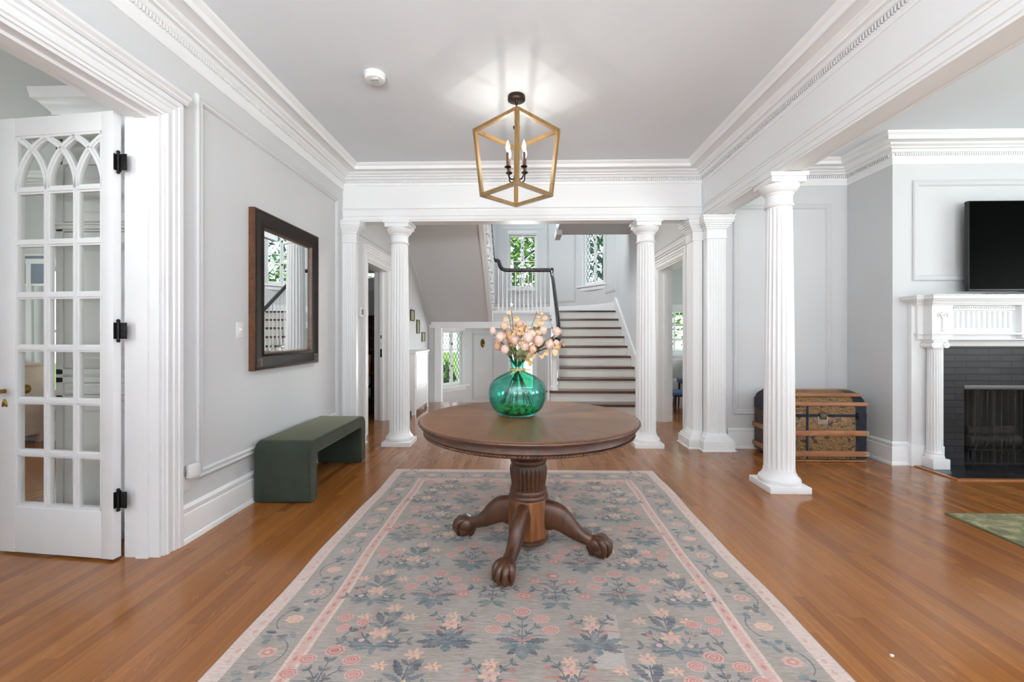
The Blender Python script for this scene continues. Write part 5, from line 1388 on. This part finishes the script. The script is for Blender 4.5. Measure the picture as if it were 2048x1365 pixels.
# ------------------------------------------------------------------ fireplace
FX = 4.85
n = NT('black_painted_brick'); v = n.coord(); x, y, z = n.sep(v); br = n.new('ShaderNodeTexBrick')
n.link(n.comb(n.math('ADD', x, y), z, 0), br.inputs['Vector']); br.inputs['Scale'].default_value = 1
br.inputs['Brick Width'].default_value = .212; br.inputs['Row Height'].default_value = .0625; br.inputs['Mortar Size'].default_value = .0042; br.inputs['Mortar Smooth'].default_value = .3
br.inputs[1].default_value = (*lin((44,44,46)),1); br.inputs[2].default_value = (*lin((34,34,36)),1); br.inputs[3].default_value = (*lin((14,14,15)),1)
n.inp(Base_Color=br.outputs[0], Roughness=.4, Specular_IOR_Level=.3); n.bump(n.math('SUBTRACT', n.math('MULTIPLY', n.noise(v, 40, 3), .3), br.outputs[1]), .5, .006)
BRICK = n.mat
n = NT('black_hearth_tile'); v = n.coord(); x, y, z = n.sep(v); br = n.new('ShaderNodeTexBrick'); n.link(n.comb(x, y, 0), br.inputs['Vector']); br.inputs['Scale'].default_value = 1
br.inputs['Brick Width'].default_value = .21; br.inputs['Row Height'].default_value = .07; br.inputs['Mortar Size'].default_value = .003
br.inputs[1].default_value = (*lin((24,24,28)),1); br.inputs[2].default_value = (*lin((34,34,40)),1); br.inputs[3].default_value = (*lin((60,60,62)),1)
n.inp(Base_Color=br.outputs[0], Roughness=.18); n.bump(n.math('SUBTRACT', n.noise(v, 25, 3), br.outputs[1]), .25, .004); HTILE = n.mat
SOOT = pm('sooty_firebox', (30,29,28), .8, 0, .4, 6, .3, 30); IRON = pm('dark_iron', (58,56,54), .45, .6, .3, 40)
t = thing('fireplace', 'white carved mantelpiece with fluted columns round a black brick fireplace', 'fireplace', (FX, 4.25, 0))
HWM = 1.05
def sym(m, x0, x1, y0, y1, z0, z1, b=.003):
    m.bbox(x0,x1,y0,y1,z0,z1,b); m.bbox(-x1,-x0,y0,y1,z0,z1,b)
m = MB()     # back pilaster strips and inner reveals
sym(m, -1.13,-.96,-.045,0,0,1.60); sym(m, -1.145,-.95,-.06,0,0,.20); sym(m, -.985,-.845,-.035,0,0,1.20); sym(m, -.87,-.835,-.05,0,.0,1.17); sym(m, -.875,-.83,-.056,0,0,.19)
m.bbox(-.84,.84,-.05,0,1.145,1.205); m.build('surround', TRIM, t)
m = MB()     # entablature: end blocks, recessed frieze, centre tablet
sym(m, -1.05,-.86,-.165,0,1.205,1.535); m.bbox(-.87,.87,-.115,0,1.205,1.535); sym(m, -1.10,-1.0,-.075,0,1.21,1.535)
m.bbox(-.24,.24,-.165,0,1.225,1.535)
m.bbox(-1.06,1.06,-.175,0,1.255,1.272); m.bbox(-1.055,1.055,-.17,0,1.205,1.215); sym(m, -1.11,-1.0,-.09,0,1.255,1.272)
m.bbox(-.20,.20,-.172,-.16,1.29,1.30); m.bbox(-.20,.20,-.172,-.16,1.48,1.49); sym(m, -.20,-.19,-.172,-.16,1.29,1.49)
m.build('frieze', TRIM, t)
for s in (-1, 1):
    m = MB()
    for i in range(11):
        x = s*(.30+.048*i); m.tube([(x,-.115,1.315),(x,-.115,1.475)], .017, 10); 
    m.bbox(*sorted((s*.27,s*.83)),-.135,-.11,1.485,1.50,.003)
    for i in range(28): x = s*(.28+.0195*i); m.bbox(x-.006,x+.006,-.132,-.11,1.503,1.518,.001)
    m.build('frieze_carving', TRIM, t)
for s in (-1, 1):      # carved torch on each end block
    m = MB(); x = s*.955; m.tube([(x,-.168,1.30),(x,-.170,1.43)], .008, 8)
    for d in (-1,1): m.tube(crom([(x,-.168,1.40),(x+d*.03,-.172,1.45),(x+d*.045,-.168,1.44),(x+d*.04,-.168,1.42)], 4), .007, 6)
    m.ball((x,-.168,1.455), (.022,.010,.022), 12, 8); m.ball((x,-.168,1.30), (.02,.008,.012), 10, 6); m.build('torch_carving', TRIM, t)
m = MB()
def shelf(xa, d, z0, z1): m.bbox(-xa, xa, -d, 0, z0, z1, .004)
for (e, a, b) in ((0,1.530,1.545),(.018,1.543,1.560),(.036,1.558,1.573),(.060,1.571,1.585),(.080,1.583,1.612),(.088,1.610,1.622)):
    shelf(1.055+e, .175+e*1.2, a, b); m.bbox(-1.12-e, 1.12+e, -.09-e*1.1, 0, a, b, .004)
for i in range(120):
    x = -1.13+.0191*i; m.bbox(x, x+.011, -.285, -.278, 1.6125, 1.6205, .001)
m.build('mantel_shelf', TRIM, t)
for s in (-1, 1):
    cx = s*.975; cy = -.105
    m = MB(); m.bbox(cx-.078,cx+.078,cy-.075,cy+.075,.006,.10,.004); m.build('column_plinth', TRIM, t)
    m = MB(); NF = 16
    def fr(r, z, a, j):
        q = abs(((a*NF/(2*PI)) % 1)-.5)*2; d = math.sqrt(max(0, 1-(q/.75)**2)) if q < .75 else 0
        return r-(.007*d if 6 <= j <= 9 else 0)
    m.lathe([(.072,.10),(.074,.115),(.068,.13),(.06,.137),(.064,.15),(.058,.16),(.056,.175),(.0555,.3),(.052,.8),(.049,1.10),(.048,1.118),(.052,1.124),(.048,1.13)], NF*8, (cx,cy,0), fn=fr); m.build('mantel_column', TRIM, t, 45)
    m = MB(); m.bbox(cx-.068,cx+.068,cy-.066,cy+.066,1.185,1.205,.003); m.bbox(cx-.055,cx+.055,cy-.056,cy+.05,1.13,1.19,.004)
    for d in (-1, 1):
        m.tube([(cx+d*.056,cy-.066,1.158),(cx+d*.056,cy+.066,1.158)], .027, 18); m.tube([(cx+d*.056,cy-.070,1.158),(cx+d*.056,cy-.060,1.158)], .012, 12)
    m.build('column_capital', TRIM, t)
m = MB(); zt = 1.16; ix = .625; iz = .735
m.box(-.84,-ix,-.03,.02,0,zt); m.box(ix,.84,-.03,.02,0,zt); m.box(-ix,ix,-.03,.02,iz+.035,zt); m.build('brick_surround', BRICK, t, 0)
m = MB(); m.bbox(-ix,ix,-.034,.0,iz,iz+.036,.002); m.build('lintel_bar', pm('grey_steel', (96,96,96), .4, .5), t)
m = MB(); q = [(-ix+.0,.02),(-.45,.50),(.45,.50),(ix,.02)]
m.prism([(-.615,.0),(-.47,.50),(.47,.50),(.615,.0),(.62,.0),(.62,.525),(-.62,.525),(-.62,.0)], 0.002, .79, 'z'); m.box(-.615,.615,0,.52,.76,.795); m.box(-.615,.615,0,.52,.0,.012); m.build('firebox', SOOT, t, 0)
n = NT('mesh_fire_curtain'); n.t.nodes.remove(n.b); d = n.new('ShaderNodeBsdfPrincipled'); d.inputs['Base Color'].default_value = (*lin((70,68,66)),1); d.inputs['Metallic'].default_value = .7; d.inputs['Roughness'].default_value = .5
tr = n.new('ShaderNodeBsdfTransparent'); mx = n.new('ShaderNodeMixShader'); v = n.coord(); x, y, z = n.sep(v)
fac = n.math('MULTIPLY', n.ramp(n.noise(n.comb(n.math('MULTIPLY', x, 30), 0, n.math('MULTIPLY', z, .6)), 1, 3), [(.35, (.15,)*3), (.7, (.55,)*3)]), 1.0)
n.link(fac, mx.inputs[0]); n.link(tr.outputs[0], mx.inputs[1]); n.link(d.outputs[0], mx.inputs[2]); n.link(mx.outputs[0], n.out.inputs[0])
m = MB(); N_ = 220; vs = []
for i in range(N_+1):
    x = -.605+1.21*i/N_; yy = .012+.010*math.sin(i*.55)+.005*math.sin(i*1.3+1); vs += [(x,yy,.02),(x,yy,iz-.005)]
m.add(vs, [(2*i,2*i+2,2*i+3,2*i+1) for i in range(N_)]); m.build('mesh_curtain', n.mat, t, 0)
m = MB(); m.tube([(-.605,.015,iz-.01),(.605,.015,iz-.01)], .006, 8); m.build('curtain_rod', IRON, t)
m = MB(); m.bbox(-1.10,1.10,-.45,.0,0,.008,.002); m.build('hearth_tiles', HTILE, t)
m = MB(); m.sweep([(-1.12,.0),(-1.12,-.47),(1.12,-.47),(1.12,.0)], [(0,0),(0,.010),(.04,.010),(.04,0)]); m.build('hearth_border', HEARTHWOOD, t)
t = thing('fire_grate', 'dark iron fire grate holding logs inside the black fireplace', 'fire grate', (FX-.12, 4.50, .014))
m = MB()
for i in range(7): x = -.27+.09*i; m.tube(crom([(x,-.17,.20),(x,-.15,.13),(x,-.10,.11),(x,.10,.11),(x,.15,.16)], 4), .009, 6)
for y in (-.12,.10): m.tube([(-.30,y,.10),(.30,y,.10)], .009, 6)
for x in (-.27,.27):
    for y in (-.12,.10): m.tube([(x,y,0),(x,y,.10)], .009, 6)
m.build('grate_bars', IRON, t)
LOG = stained_wood('charred_log_bark', (44,40,36), (78,70,62), (4,24,24), .9, 0)
def log(p0, p1, r, lab):
    p0, p1 = Vector(p0), Vector(p1)
    m = MB(); m.tube([(p0+(p1-p0)*i/8+Vector((0,.006*math.sin(i*2),.006*math.cos(i*3)))-p0)[:] for i in range(9)], [r*(1+.06*math.sin(i*1.7)) for i in range(9)], 14)
    o = m.build('firewood_log', LOG); o.location = Vector((FX-.12, 4.50, .014))+p0; tag(o, lab, 'log')
log((-.28,-.06,.175),(.26,-.04,.175),.055,'front log lying on the fire grate')
log((-.25,.06,.175),(.28,.05,.175),.052,'back log lying on the fire grate')
log((-.20,.02,.26),(.22,-.03,.275),.045,'upper log resting across the two on the grate')

t = thing('television', 'black flat screen television standing on the white mantel', 'television', (4.90, 4.13, 1.622))
m = MB(); m.bbox(-.735,.735,-.012,.03,.045,.885,.005); m.build('tv_body', pm('black_tv_plastic', (14,14,15), .35), t)
m = MB(); m.box(-.728,.728,-.0135,-.011,.058,.878); m.build('screen', pm('black_tv_screen', (2,2,2), .3, spec=.02), t)
m = MB(); m.bbox(-.60,.60,-.05,.05,0,.018,.006); m.bbox(-.06,.06,0,.03,.015,.08,.004); m.build('tv_stand', pm('dark_grey_stand', (44,44,46), .3), t)
# ------------------------------------------------------------------ stair hall things
t = thing('radiator_cover', 'tall white radiator cover with a mesh grille on the left hall wall', 'radiator cover', (HL, 6.66, 0))
m = MB(); m.bbox(.0,.295,.0,.95,.07,.965,.004); m.build('cabinet', TRIM, t)
m = MB(); m.bbox(-.0,.315,-.02,.97,.965,.995,.005); m.build('top', TRIM, t)
for y in (0.0,.87):
    m = MB(); m.prism([(y,0),(y+.08,0),(y+.08,.07),(y,.07)], .24, .295, 'x'); m.prism([(y,0),(y+.08,0),(y+.08,.07),(y,.07)], .0, .05, 'x'); m.build('leg', TRIM, t)
n = NT('white_mesh_grille'); v = n.coord(); x, y, z = n.sep(v)
fr = n.math('MULTIPLY', n.math('GREATER_THAN', n.math('FRACT', n.math('MULTIPLY', z, 45)), .45), n.math('GREATER_THAN', n.math('FRACT', n.math('MULTIPLY', y, 60)), .3))
n.inp(Base_Color=n.mix(n.math('MULTIPLY', fr, .8), lin((226,226,226)), lin((150,150,150))), Roughness=.4)
m = MB(); m.box(.293,.298,.06,.89,.42,.93); m.build('grille', n.mat, t)
m = MB(); m.sweep([(.05,.41),(.90,.41),(.90,.94),(.05,.94)], [(0,0),(0,.012),(.018,.012),(.018,0)], (.294,0,0), Y, Z, X, closed=True); m.build('grille_frame', TRIM, t)
PICG = pm('olive_print_paper', (150,154,96), .6, var=.3, vscale=22); FRB = pm('black_picture_frame', (24,22,20), .35)
for (y, z, w, h, lab) in ((7.62,1.605,.26,.20,'highest of three small black framed prints on the left hall wall'), (8.04,1.41,.22,.26,'middle and tallest of three small framed prints on the left hall wall'), (8.47,1.22,.26,.19,'lowest of three small framed prints on the left hall wall')):
    t = thing('framed_print', lab, 'picture', (HL, y, z), group='framed prints climbing the hall wall')
    m = MB(); m.sweep([(-w/2,-h/2),(w/2,-h/2),(w/2,h/2),(-w/2,h/2)], [(0,.001),(0,.018),(.018,.016),(.020,.001)], (0,0,0), Y, Z, X, closed=True); m.build('frame', FRB, t)
    m = MB(); m.box(.001,.008,-w/2+.015,w/2-.015,-h/2+.015,h/2-.015); m.build('print', PICG, t)
a = R(-30.4)
t = thing('brass_wall_plaque', 'small oval brass plaque with a ring on the wall panel of the sunken entry', 'plaque', (BC[0]+BR*math.sin(a), BC[1]+BR*math.cos(a), 1.05), -a)
m = MB(); m.ball((0,-.004,0), (.060,.014,.110), 24, 14); m.build('back_plate', pm('dark_aged_brass', (92,74,44), .35, .9, .2, 30), t)
m = MB(); m.tube([(.036*math.cos(2*PI*i/20),-.030,-.0+.036*math.sin(2*PI*i/20)) for i in range(21)], .011, 8, cap=False); m.ball((0,-.03,-.045), (.034,.016,.045), 14, 10); m.build('ring', BRASS, t)

# ------------------------------------------------------------------ closet
t = thing('shelf_unit', 'dark brown shelving inside the closet behind the left hall doorway', 'shelves', (-2.75, 6.85, 0))
m = MB()
m.box(-.62,-.59,-.2,.19,0,1.56); m.box(.50,.53,-.2,.19,0,1.56); m.box(-.62,.53,.17,.19,0,1.56); m.build('side_panel', SHELFWOOD, t)
for z in (.27,.45,.65,.845,1.02,1.20,1.37,1.55):
    m = MB(); m.bbox(-.60,.51,-.2,.18,z-.012,z+.012,.002); m.build('shelf', SHELFWOOD, t)
CAN = pm('white_paint_can', (206,206,200), .35, var=.05)
for (x, z, lab) in ((.28,.462,'white paint can on the upper closet shelf of the pair'), (.29,.282,'white paint can on the lower closet shelf')):
    t = thing('paint_can', lab, 'paint can', (-2.75+x, 6.74, z), group='paint cans in the closet')
    m = MB(); m.lathe([(.06,0),(.062,.003),(.062,.125),(.064,.128),(.064,.136),(.058,.138)], 28); m.build('can_body', CAN, t)
    m = MB(); m.lathe([(0,.132),(.055,.134),(.055,.139),(0,.139)], 28, cap=False); m.build('lid', TINPLATE, t)
    m = MB(); m.tube([(.064*math.cos(a), -.0, .10+.0+.05*math.sin(a)) if False else (.066*math.cos(a), -.02, .10-.06*math.sin(a)) for a in [PI*i/12 for i in range(13)]], .002, 5); m.build('handle', TINPLATE, t)
o = MB(); o.bar((0,0,0),(.06,.12,.95), .07, .02); o = o.build('wooden_board', stained_wood('pine_board', (140,92,54), (176,124,78), (20,20,3), .6, 0)); o.location = (-2.42, 6.44, .0); tag(o, 'loose brown board leaning against the closet shelves', 'board')

# ------------------------------------------------------------------ room beyond the glazed door
t = thing('cupboard', 'tall white panelled cupboard with a cornice behind the open glazed door', 'cupboard', (-2.87, 2.575, 0))
m = MB(); m.bbox(0,.625,.02,.55,0,2.64,.003); m.bbox(.0,.625,.0,.03,0,.09,.002); m.bbox(0,.045,.0,.03,0,2.62,.002); m.bbox(.58,.625,.0,.03,0,2.62,.002)
for z in (.86,.97,1.02,1.90): m.bbox(0,.625,.0,.03,z-.012,z+.022,.002)
m.bbox(0,.625,0,.03,2.30,2.62,.002); m.bbox(-.012,.625,-.02,.03,1.90,1.925,.003); m.bbox(-.02,.625,-.03,.03,1.922,1.935,.003); m.build('carcass', TRIM_OLD, t)
m = MB(); m.sweep([(.625,0),(0,0),(0,.55)], [(-.02,2.60),(.012,2.60),(.014,2.615),(.030,2.635),(.055,2.665),(.075,2.675),(.080,2.705),(.085,2.735),(-.02,2.735)]); m.build('cornice', TRIM_OLD, t)
for (z0, z1, nm) in ((.10,.845,'door'),(1.05,1.885,'door'),(.885,.955,'drawer'),(1.95,2.28,'door')):
    m = MB(); m.bbox(.05,.575,.004,.022,z0,z1,.002); e = .055 if nm == 'door' else .012
    m.sweep([(.05+e,z0+e),(.575-e,z0+e),(.575-e,z1-e),(.05+e,z1-e)], [(0,-.004),(0,.006),(.010,.004),(.016,-.006)], (0,.004,0), X, Z, -Y, closed=True)
    d = m.build(nm, TRIM_OLD, t)
t = thing('sideboard', 'tan sideboard with a brass knob seen through the glazed door', 'sideboard', (-6.45, 4.50, 0))
m = MB(); m.bbox(0,.80,0,.46,.10,.90,.004); 
for x in (.0,.74): 
    for y in (0,.40): m.bbox(x,x+.06,y,y+.06,0,.10,.003)
m.build('body', SANDWOOD, t)
m = MB(); m.bbox(-.02,.82,-.025,.46,.90,.93,.006); m.build('top', SANDWOOD, t)
for z0, z1 in ((.76,.88),(.12,.75)):
    m = MB(); m.bbox(.02,.78,-.014,.004,z0,z1,.004); d = m.build('drawer' if z0 > .5 else 'door', SANDWOOD, t)
    if z0 < .5:
        m = MB(); m.ball((.62,-.045,.655), (.042,.034,.042), 16, 12); m.tube([(.62,0,.655),(.62,-.03,.655)], .014); m.build('knob', BRASS, d)
o = MB(); o.lathe([(0,0),(.04,0),(.05,.012),(.12,.034),(.15,.05),(.145,.052),(.11,.038),(0,.016)], 28, cap=False); o = o.build('dish', pm('dark_grey_dish', (70,72,78), .3)); o.location = (-5.85,4.70,.93); tag(o, 'shallow dark dish on the tan sideboard', 'dish')
t = thing('framed_picture', 'blue grey picture hanging above the tan sideboard', 'picture', (-6.0, 5.0, 2.03))
m = MB(); m.bbox(-.36,.36,-.02,0,-.19,.19,.003); m.build('frame', TRIM, t)
m = MB(); m.box(-.33,.33,-.024,-.018,-.165,.165); m.build('picture_panel', pm('blue_grey_picture', (120,132,150), .5, var=.1), t)

# ------------------------------------------------------------------ sunroom
CHAIR = pm('pale_grey_upholstery', (196,194,190), .85, var=.05, vscale=30, sheen=.3); BLUEF = pm('blue_fabric', (74,104,140), .85, var=.15, vscale=40)
DKW = pm('dark_brown_leg', (34,28,26), .4)
t = thing('armchair', 'pale grey barrel armchair by the sunroom window', 'armchair', (2.98, 7.95, 0), R(-20))
m = MB(); P = []
for i in range(19): a = R(-20-220*i/18+20+180+20); P.append((.34*math.cos(a), .34*math.sin(a)))
m.sweep(P, [(-.05,.16),(-.05,.74),(-.03,.78),(.03,.78),(.05,.74),(.05,.16)]); m.build('backrest', CHAIR, t)
m = MB(); m.lathe([(0,.16),(.30,.16),(.32,.18),(.32,.40),(.30,.44),(0,.45)], 32, cap=False); m.build('seat', CHAIR, t)
for i in range(4):
    m = MB(); a = R(45+90*i); m.tube([(.24*math.cos(a),.24*math.sin(a),.17),(.28*math.cos(a),.28*math.sin(a),0)], [.022,.014], 8); m.build('leg', DKW, t)
for (x, y, z, lab) in ((2.66,7.10,.34,'nearer low stool with a blue top just inside the sunroom doorway'), (2.95,7.42,.50,'taller blue topped stool before the pale armchair in the sunroom')):
    t = thing('stool', lab, 'stool', (x, y, 0), group='blue stools in the sunroom')
    m = MB(); m.bbox(-.25,.25,-.2,.2,z-.045,z,.012); m.build('cushion', BLUEF, t)
    m = MB(); m.bbox(-.24,.24,-.19,.19,z-.075,z-.044,.003); m.build('seat_frame', DKW, t)
    for a in (-.21,.21):
        for b in (-.16,.16):
            m = MB(); m.tube([(a,b,z-.07),(a*1.05,b*1.05,0)], [.018,.012], 8); m.build('leg', DKW, t)

o = MB(); o.prism([(-.008,-.004),(.002,-.006),(.010,.001),(.004,.006),(-.006,.004)], 0, .004, 'z'); o = o.build('paper_scrap', PLASTIC); o.location = (1.438,1.71,0); tag(o, 'tiny white scrap lying on the bare floor right of the floral rug', 'scrap')
# ------------------------------------------------------------------ outside
n = NT('lawn_grass'); v = n.coord(); q = n.noise(v, 3, 6, .7)
n.inp(Base_Color=n.ramp(q, [(.3, lin((92,130,44))), (.7, lin((150,182,82)))]), Roughness=.9)
m = MB(); m.box(-40,40,9.45,60,-1.25,-1.15); m.box(-40,-6.9,-30,9.45,-1.25,-1.15); m.box(6.7,40,-30,9.45,-1.25,-1.15)
tag(m.build('lawn', n.mat, None, 0), 'sunlit lawn outside the stair windows', 'lawn', kind='structure')
def leafmat(name, a, b):
    n = NT(name); oi = n.new('ShaderNodeNewGeometry'); n.inp(Base_Color=n.ramp(oi.outputs['Random Per Island'], [(0, lin(a)), (1, lin(b))]), Roughness=.55, Subsurface_Weight=0.); 
    return n.mat
LV1 = leafmat('sunlit_leaves', (56,104,36), (150,196,92)); LV2 = leafmat('blue_green_leaves', (40,92,70), (120,170,140)); LV3 = leafmat('dark_hedge_leaves', (30,56,30), (74,110,54))
BARK = pm('grey_green_bark', (82,104,98), .9, var=.3, vscale=12, bump=.5, bscale=20)
def foliage(c, rad, n_, size, seed):
    r = random.Random(seed); m = MB()
    for _ in range(n_):
        while True:
            p = Vector((r.uniform(-1,1), r.uniform(-1,1), r.uniform(-1,1)))
            if p.length < 1: break
        p = Vector((c[0]+p.x*rad[0], c[1]+p.y*rad[1], c[2]+p.z*rad[2]))
        a = Vector((r.uniform(-1,1), r.uniform(-1,1), r.uniform(-.6,.6))).normalized(); b = a.cross(Vector((r.uniform(-1,1), r.uniform(-1,1), 1))).normalized(); s = size*r.uniform(.6,1.3)
        m.add([(p-a*s)[:], (p+b*s*.45)[:], (p+a*s)[:], (p-b*s*.45)[:]], [(0,1,2,3)])
    return m
def tree(lab, x, y, h, cr, cz, mat, seed, n_=1500, tr=.16, size=.16):
    t = thing('tree', lab, 'tree', (x, y, -1.15), group='trees outside the stair windows')
    r = random.Random(seed); m = MB(); m.tube([(0,0,-.1),(.05,.02,h*.3),(-.04,.05,h*.6),(.03,0,h*.95)], [tr,tr*.85,tr*.6,tr*.25], 10)
    for i in range(6):
        a = i*1.05+r.random(); z = h*(.4+.08*i); m.tube([(0,0,z),(.5*math.cos(a)*cr[0]*.6,.5*math.sin(a)*cr[1]*.6,z+.5),(math.cos(a)*cr[0]*.75,math.sin(a)*cr[1]*.75,z+.9)], [tr*.4,tr*.25,.02], 6)
    m.build('trunk', BARK, t)
    f_ = foliage((0,0,cz+1.15), cr, n_, size, seed).build('foliage', mat, t, 0); f_['kind'] = 'stuff'
tree('light green leafy tree straight behind the landing window', -.3, 17.5, 6.5, (2.6,2.0,3.0), 4.4, LV1, 1, 2600)
tree('tree with a thick grey trunk behind the right stair window', 2.85, 14.6, 7.5, (2.2,1.6,2.6), 5.6, LV2, 2, 1500, .22)
tree('bluish green tree low behind the landing window', -.6, 25.0, 5.0, (3.2,1.6,2.2), 1.6, LV2, 3, 1500)
tree('green tree beyond the white fence by the sunroom', 5.6, 18.6, 5.5, (3.0,2.0,2.4), 2.6, LV1, 4, 1800)
tree('dark tree at the left behind the entry window', -5.6, 19.5, 5.5, (2.4,2.0,2.4), 2.6, LV3, 5, 1200)
for x, y, w, lab, sd in ((-2.55,13.2,.55,'dark green shrub left of the entry window', 6), (-3.9,15.5,.8,'round dark shrub on the lawn beyond the entry', 7)):
    t = thing('shrub', lab, 'shrub', (x, y, -1.15)); f_ = foliage((0,0,.8), (w,w,.95), 900, .09, sd).build('foliage', LV3, t, 0); f_['kind'] = 'stuff'
    m = MB(); m.tube([(0,0,-.05),(0,0,.8)], .05, 8); m.build('stem', BARK, t)
o = MB(); o.bbox(-2.2,2.2,15.2,15.4,-1.2,1.12,.02); tag(o.build('garden_wall', pm('cream_render', (244,240,214), .9), None), 'sunlit cream garden wall outside the entry door', 'wall', kind='structure')  # pale wall added to give the entry door glass its glow
t = thing('garden_fence', 'white picket fence with a lattice top outside the sunroom window', 'fence', (2.0, 13.2, -1.15))
m = MB()
for i in range(46): m.bbox(i*.13, i*.13+.095, 0, .02, .05, 2.25, .004)
m.build('pickets', TRIM, t)
m = MB(); m.box(0,6,-.03,.0,.4,.48); m.box(0,6,-.03,.0,2.0,2.08); m.box(0,6,-.03,.03,2.24,2.30); m.box(0,6,-.03,.03,2.62,2.68); m.build('rail', TRIM, t)
m = MB()
for i in range(48):
    m.bar((i*.125,0,2.29),(i*.125+.34,0,2.63), .03, .012); m.bar((i*.125+.34,.012,2.29),(i*.125,.012,2.63), .03, .012)
m.build('lattice', TRIM, t)

# ------------------------------------------------------------------ light: sky, sun, added window and hall lamps, lantern bulbs
w = bpy.data.worlds.new('sky'); sc.world = w; w.use_nodes = True; nt = w.node_tree; nt.nodes.clear()
bg = nt.nodes.new('ShaderNodeBackground'); ow = nt.nodes.new('ShaderNodeOutputWorld')
tc = nt.nodes.new('ShaderNodeTexCoord'); sp = nt.nodes.new('ShaderNodeSeparateXYZ'); rp = nt.nodes.new('ShaderNodeValToRGB')
nt.links.new(tc.outputs['Generated'], sp.inputs[0]); nt.links.new(sp.outputs['Z'], rp.inputs[0]); nt.links.new(rp.outputs[0], bg.inputs[0]); nt.links.new(bg.outputs[0], ow.inputs[0])
rp.color_ramp.elements[0].color = (.95,.97,1,1); rp.color_ramp.elements[1].color = (.55,.74,1,1)
bg.inputs[1].default_value = WORLD
def light(name, kind, loc, energy, target=None, color=(1,1,1), **kw):
    d = bpy.data.lights.new(name, kind); d.energy = energy; d.color = color
    for k_, v_ in kw.items(): setattr(d, k_, v_)
    o = bpy.data.objects.new(name, d); col.objects.link(o); o.location = loc
    if target is not None: o.rotation_euler = (Vector(target)-Vector(loc)).to_track_quat('-Z', 'Y').to_euler()
    return o
t = thing('ceiling_light', 'flush white glass ceiling light of the stair hall behind the far beam', 'ceiling light', (.25, 5.75, CZ))  # added lamp, out of view, brightening the soffit and risers
m = MB(); m.lathe([(0,0),(.17,0),(.17,-.02),(.16,-.03),(0,-.03)], 40, cap=False); m.build('base_ring', BRONZE, t)
gm = NT('milk_glass_glow'); gm.t.nodes.remove(gm.b); e_ = gm.new('ShaderNodeEmission'); e_.inputs[0].default_value = (1,.95,.88,1); e_.inputs[1].default_value = PH; gm.link(e_.outputs[0], gm.out.inputs[0])
m = MB(); m.lathe([(.155,-.03),(.15,-.06),(.11,-.09),(.05,-.105),(0,-.108)], 32, cap=False); m.build('glass_shade', gm.mat, t)
light('sun', 'SUN', (0,0,20), SUNW, (4,13,0), (1,.96,.9), angle=R(1))
def added_lamp(nm, loc, tgt, w_, h_, e):  # area lamps added outside the openings, some tilted up to brighten ceilings
    light(nm, 'AREA', loc, e, tgt, (.93,.968,1), shape='RECTANGLE', size=w_, size_y=h_)
for (a, b, c, d) in RW: added_lamp('window_daylight', ((a+b)/2, REAR-.25, (c+d)/2), ((a+b)/2, 0, (c+d)/2+TILT), b-a, d-c, PW*(.22 if a < -3 else 1)*(b-a)*(d-c))
for (a, b, c, d) in RWX: added_lamp('window_daylight', (6.65, (a+b)/2, (c+d)/2), (0, (a+b)/2, (c+d)/2+8), b-a, d-c, PX*(b-a)*(d-c))
for (a, b, c, d) in LWX: added_lamp('window_daylight', (-6.85, (a+b)/2, (c+d)/2), (0, (a+b)/2, (c+d)/2+1.5), b-a, d-c, PL*(b-a)*(d-c))
added_lamp('window_daylight', (5.65, 7.2, 1.4), (0, 7.2, 1.4), 2.8, 1.6, PS)
added_lamp('window_daylight', (0, 11.45, .45), (0, 9, .9), .62, 1.5, PD)
added_lamp('window_daylight', (2.15, 10.45, .75), (.2, 9.2, .8), .6, 1.2, PE)
added_lamp('window_daylight', (HL-.25, 7.8, 4.6), (0, 7.8, 4.4), 1.2, 1.4, PU)
for i in range(4):
    a = R(42+90*i); light('candle_bulb', 'POINT', (LXc+.088*math.cos(a), LYc+.088*math.sin(a), 2.70), PB, None, (1,.93,.84), shadow_soft_size=.004)

cam = bpy.data.cameras.new('camera'); co = bpy.data.objects.new('camera', cam); col.objects.link(co)
cam.sensor_width = 36; cam.lens = 860/2048*36; cam.shift_y = -11.5/2048; cam.clip_start = .05; cam.clip_end = 200
co.location = (0,0,1.25); co.rotation_euler = (R(90),0,R(1.399)); sc.camera = co
vs = sc.view_settings; vs.view_transform = 'Standard'; vs.look = 'None'; vs.gamma = 1; vs.use_curve_mapping = False; vs.exposure = EXPO
cy = sc.cycles; cy.max_bounces = 12; cy.diffuse_bounces = 6; cy.glossy_bounces = 5; cy.transmission_bounces = 8; cy.transparent_max_bounces = 32
cy.sample_clamp_indirect = 8; cy.caustics_reflective = False; cy.caustics_refractive = False; cy.use_denoising = True
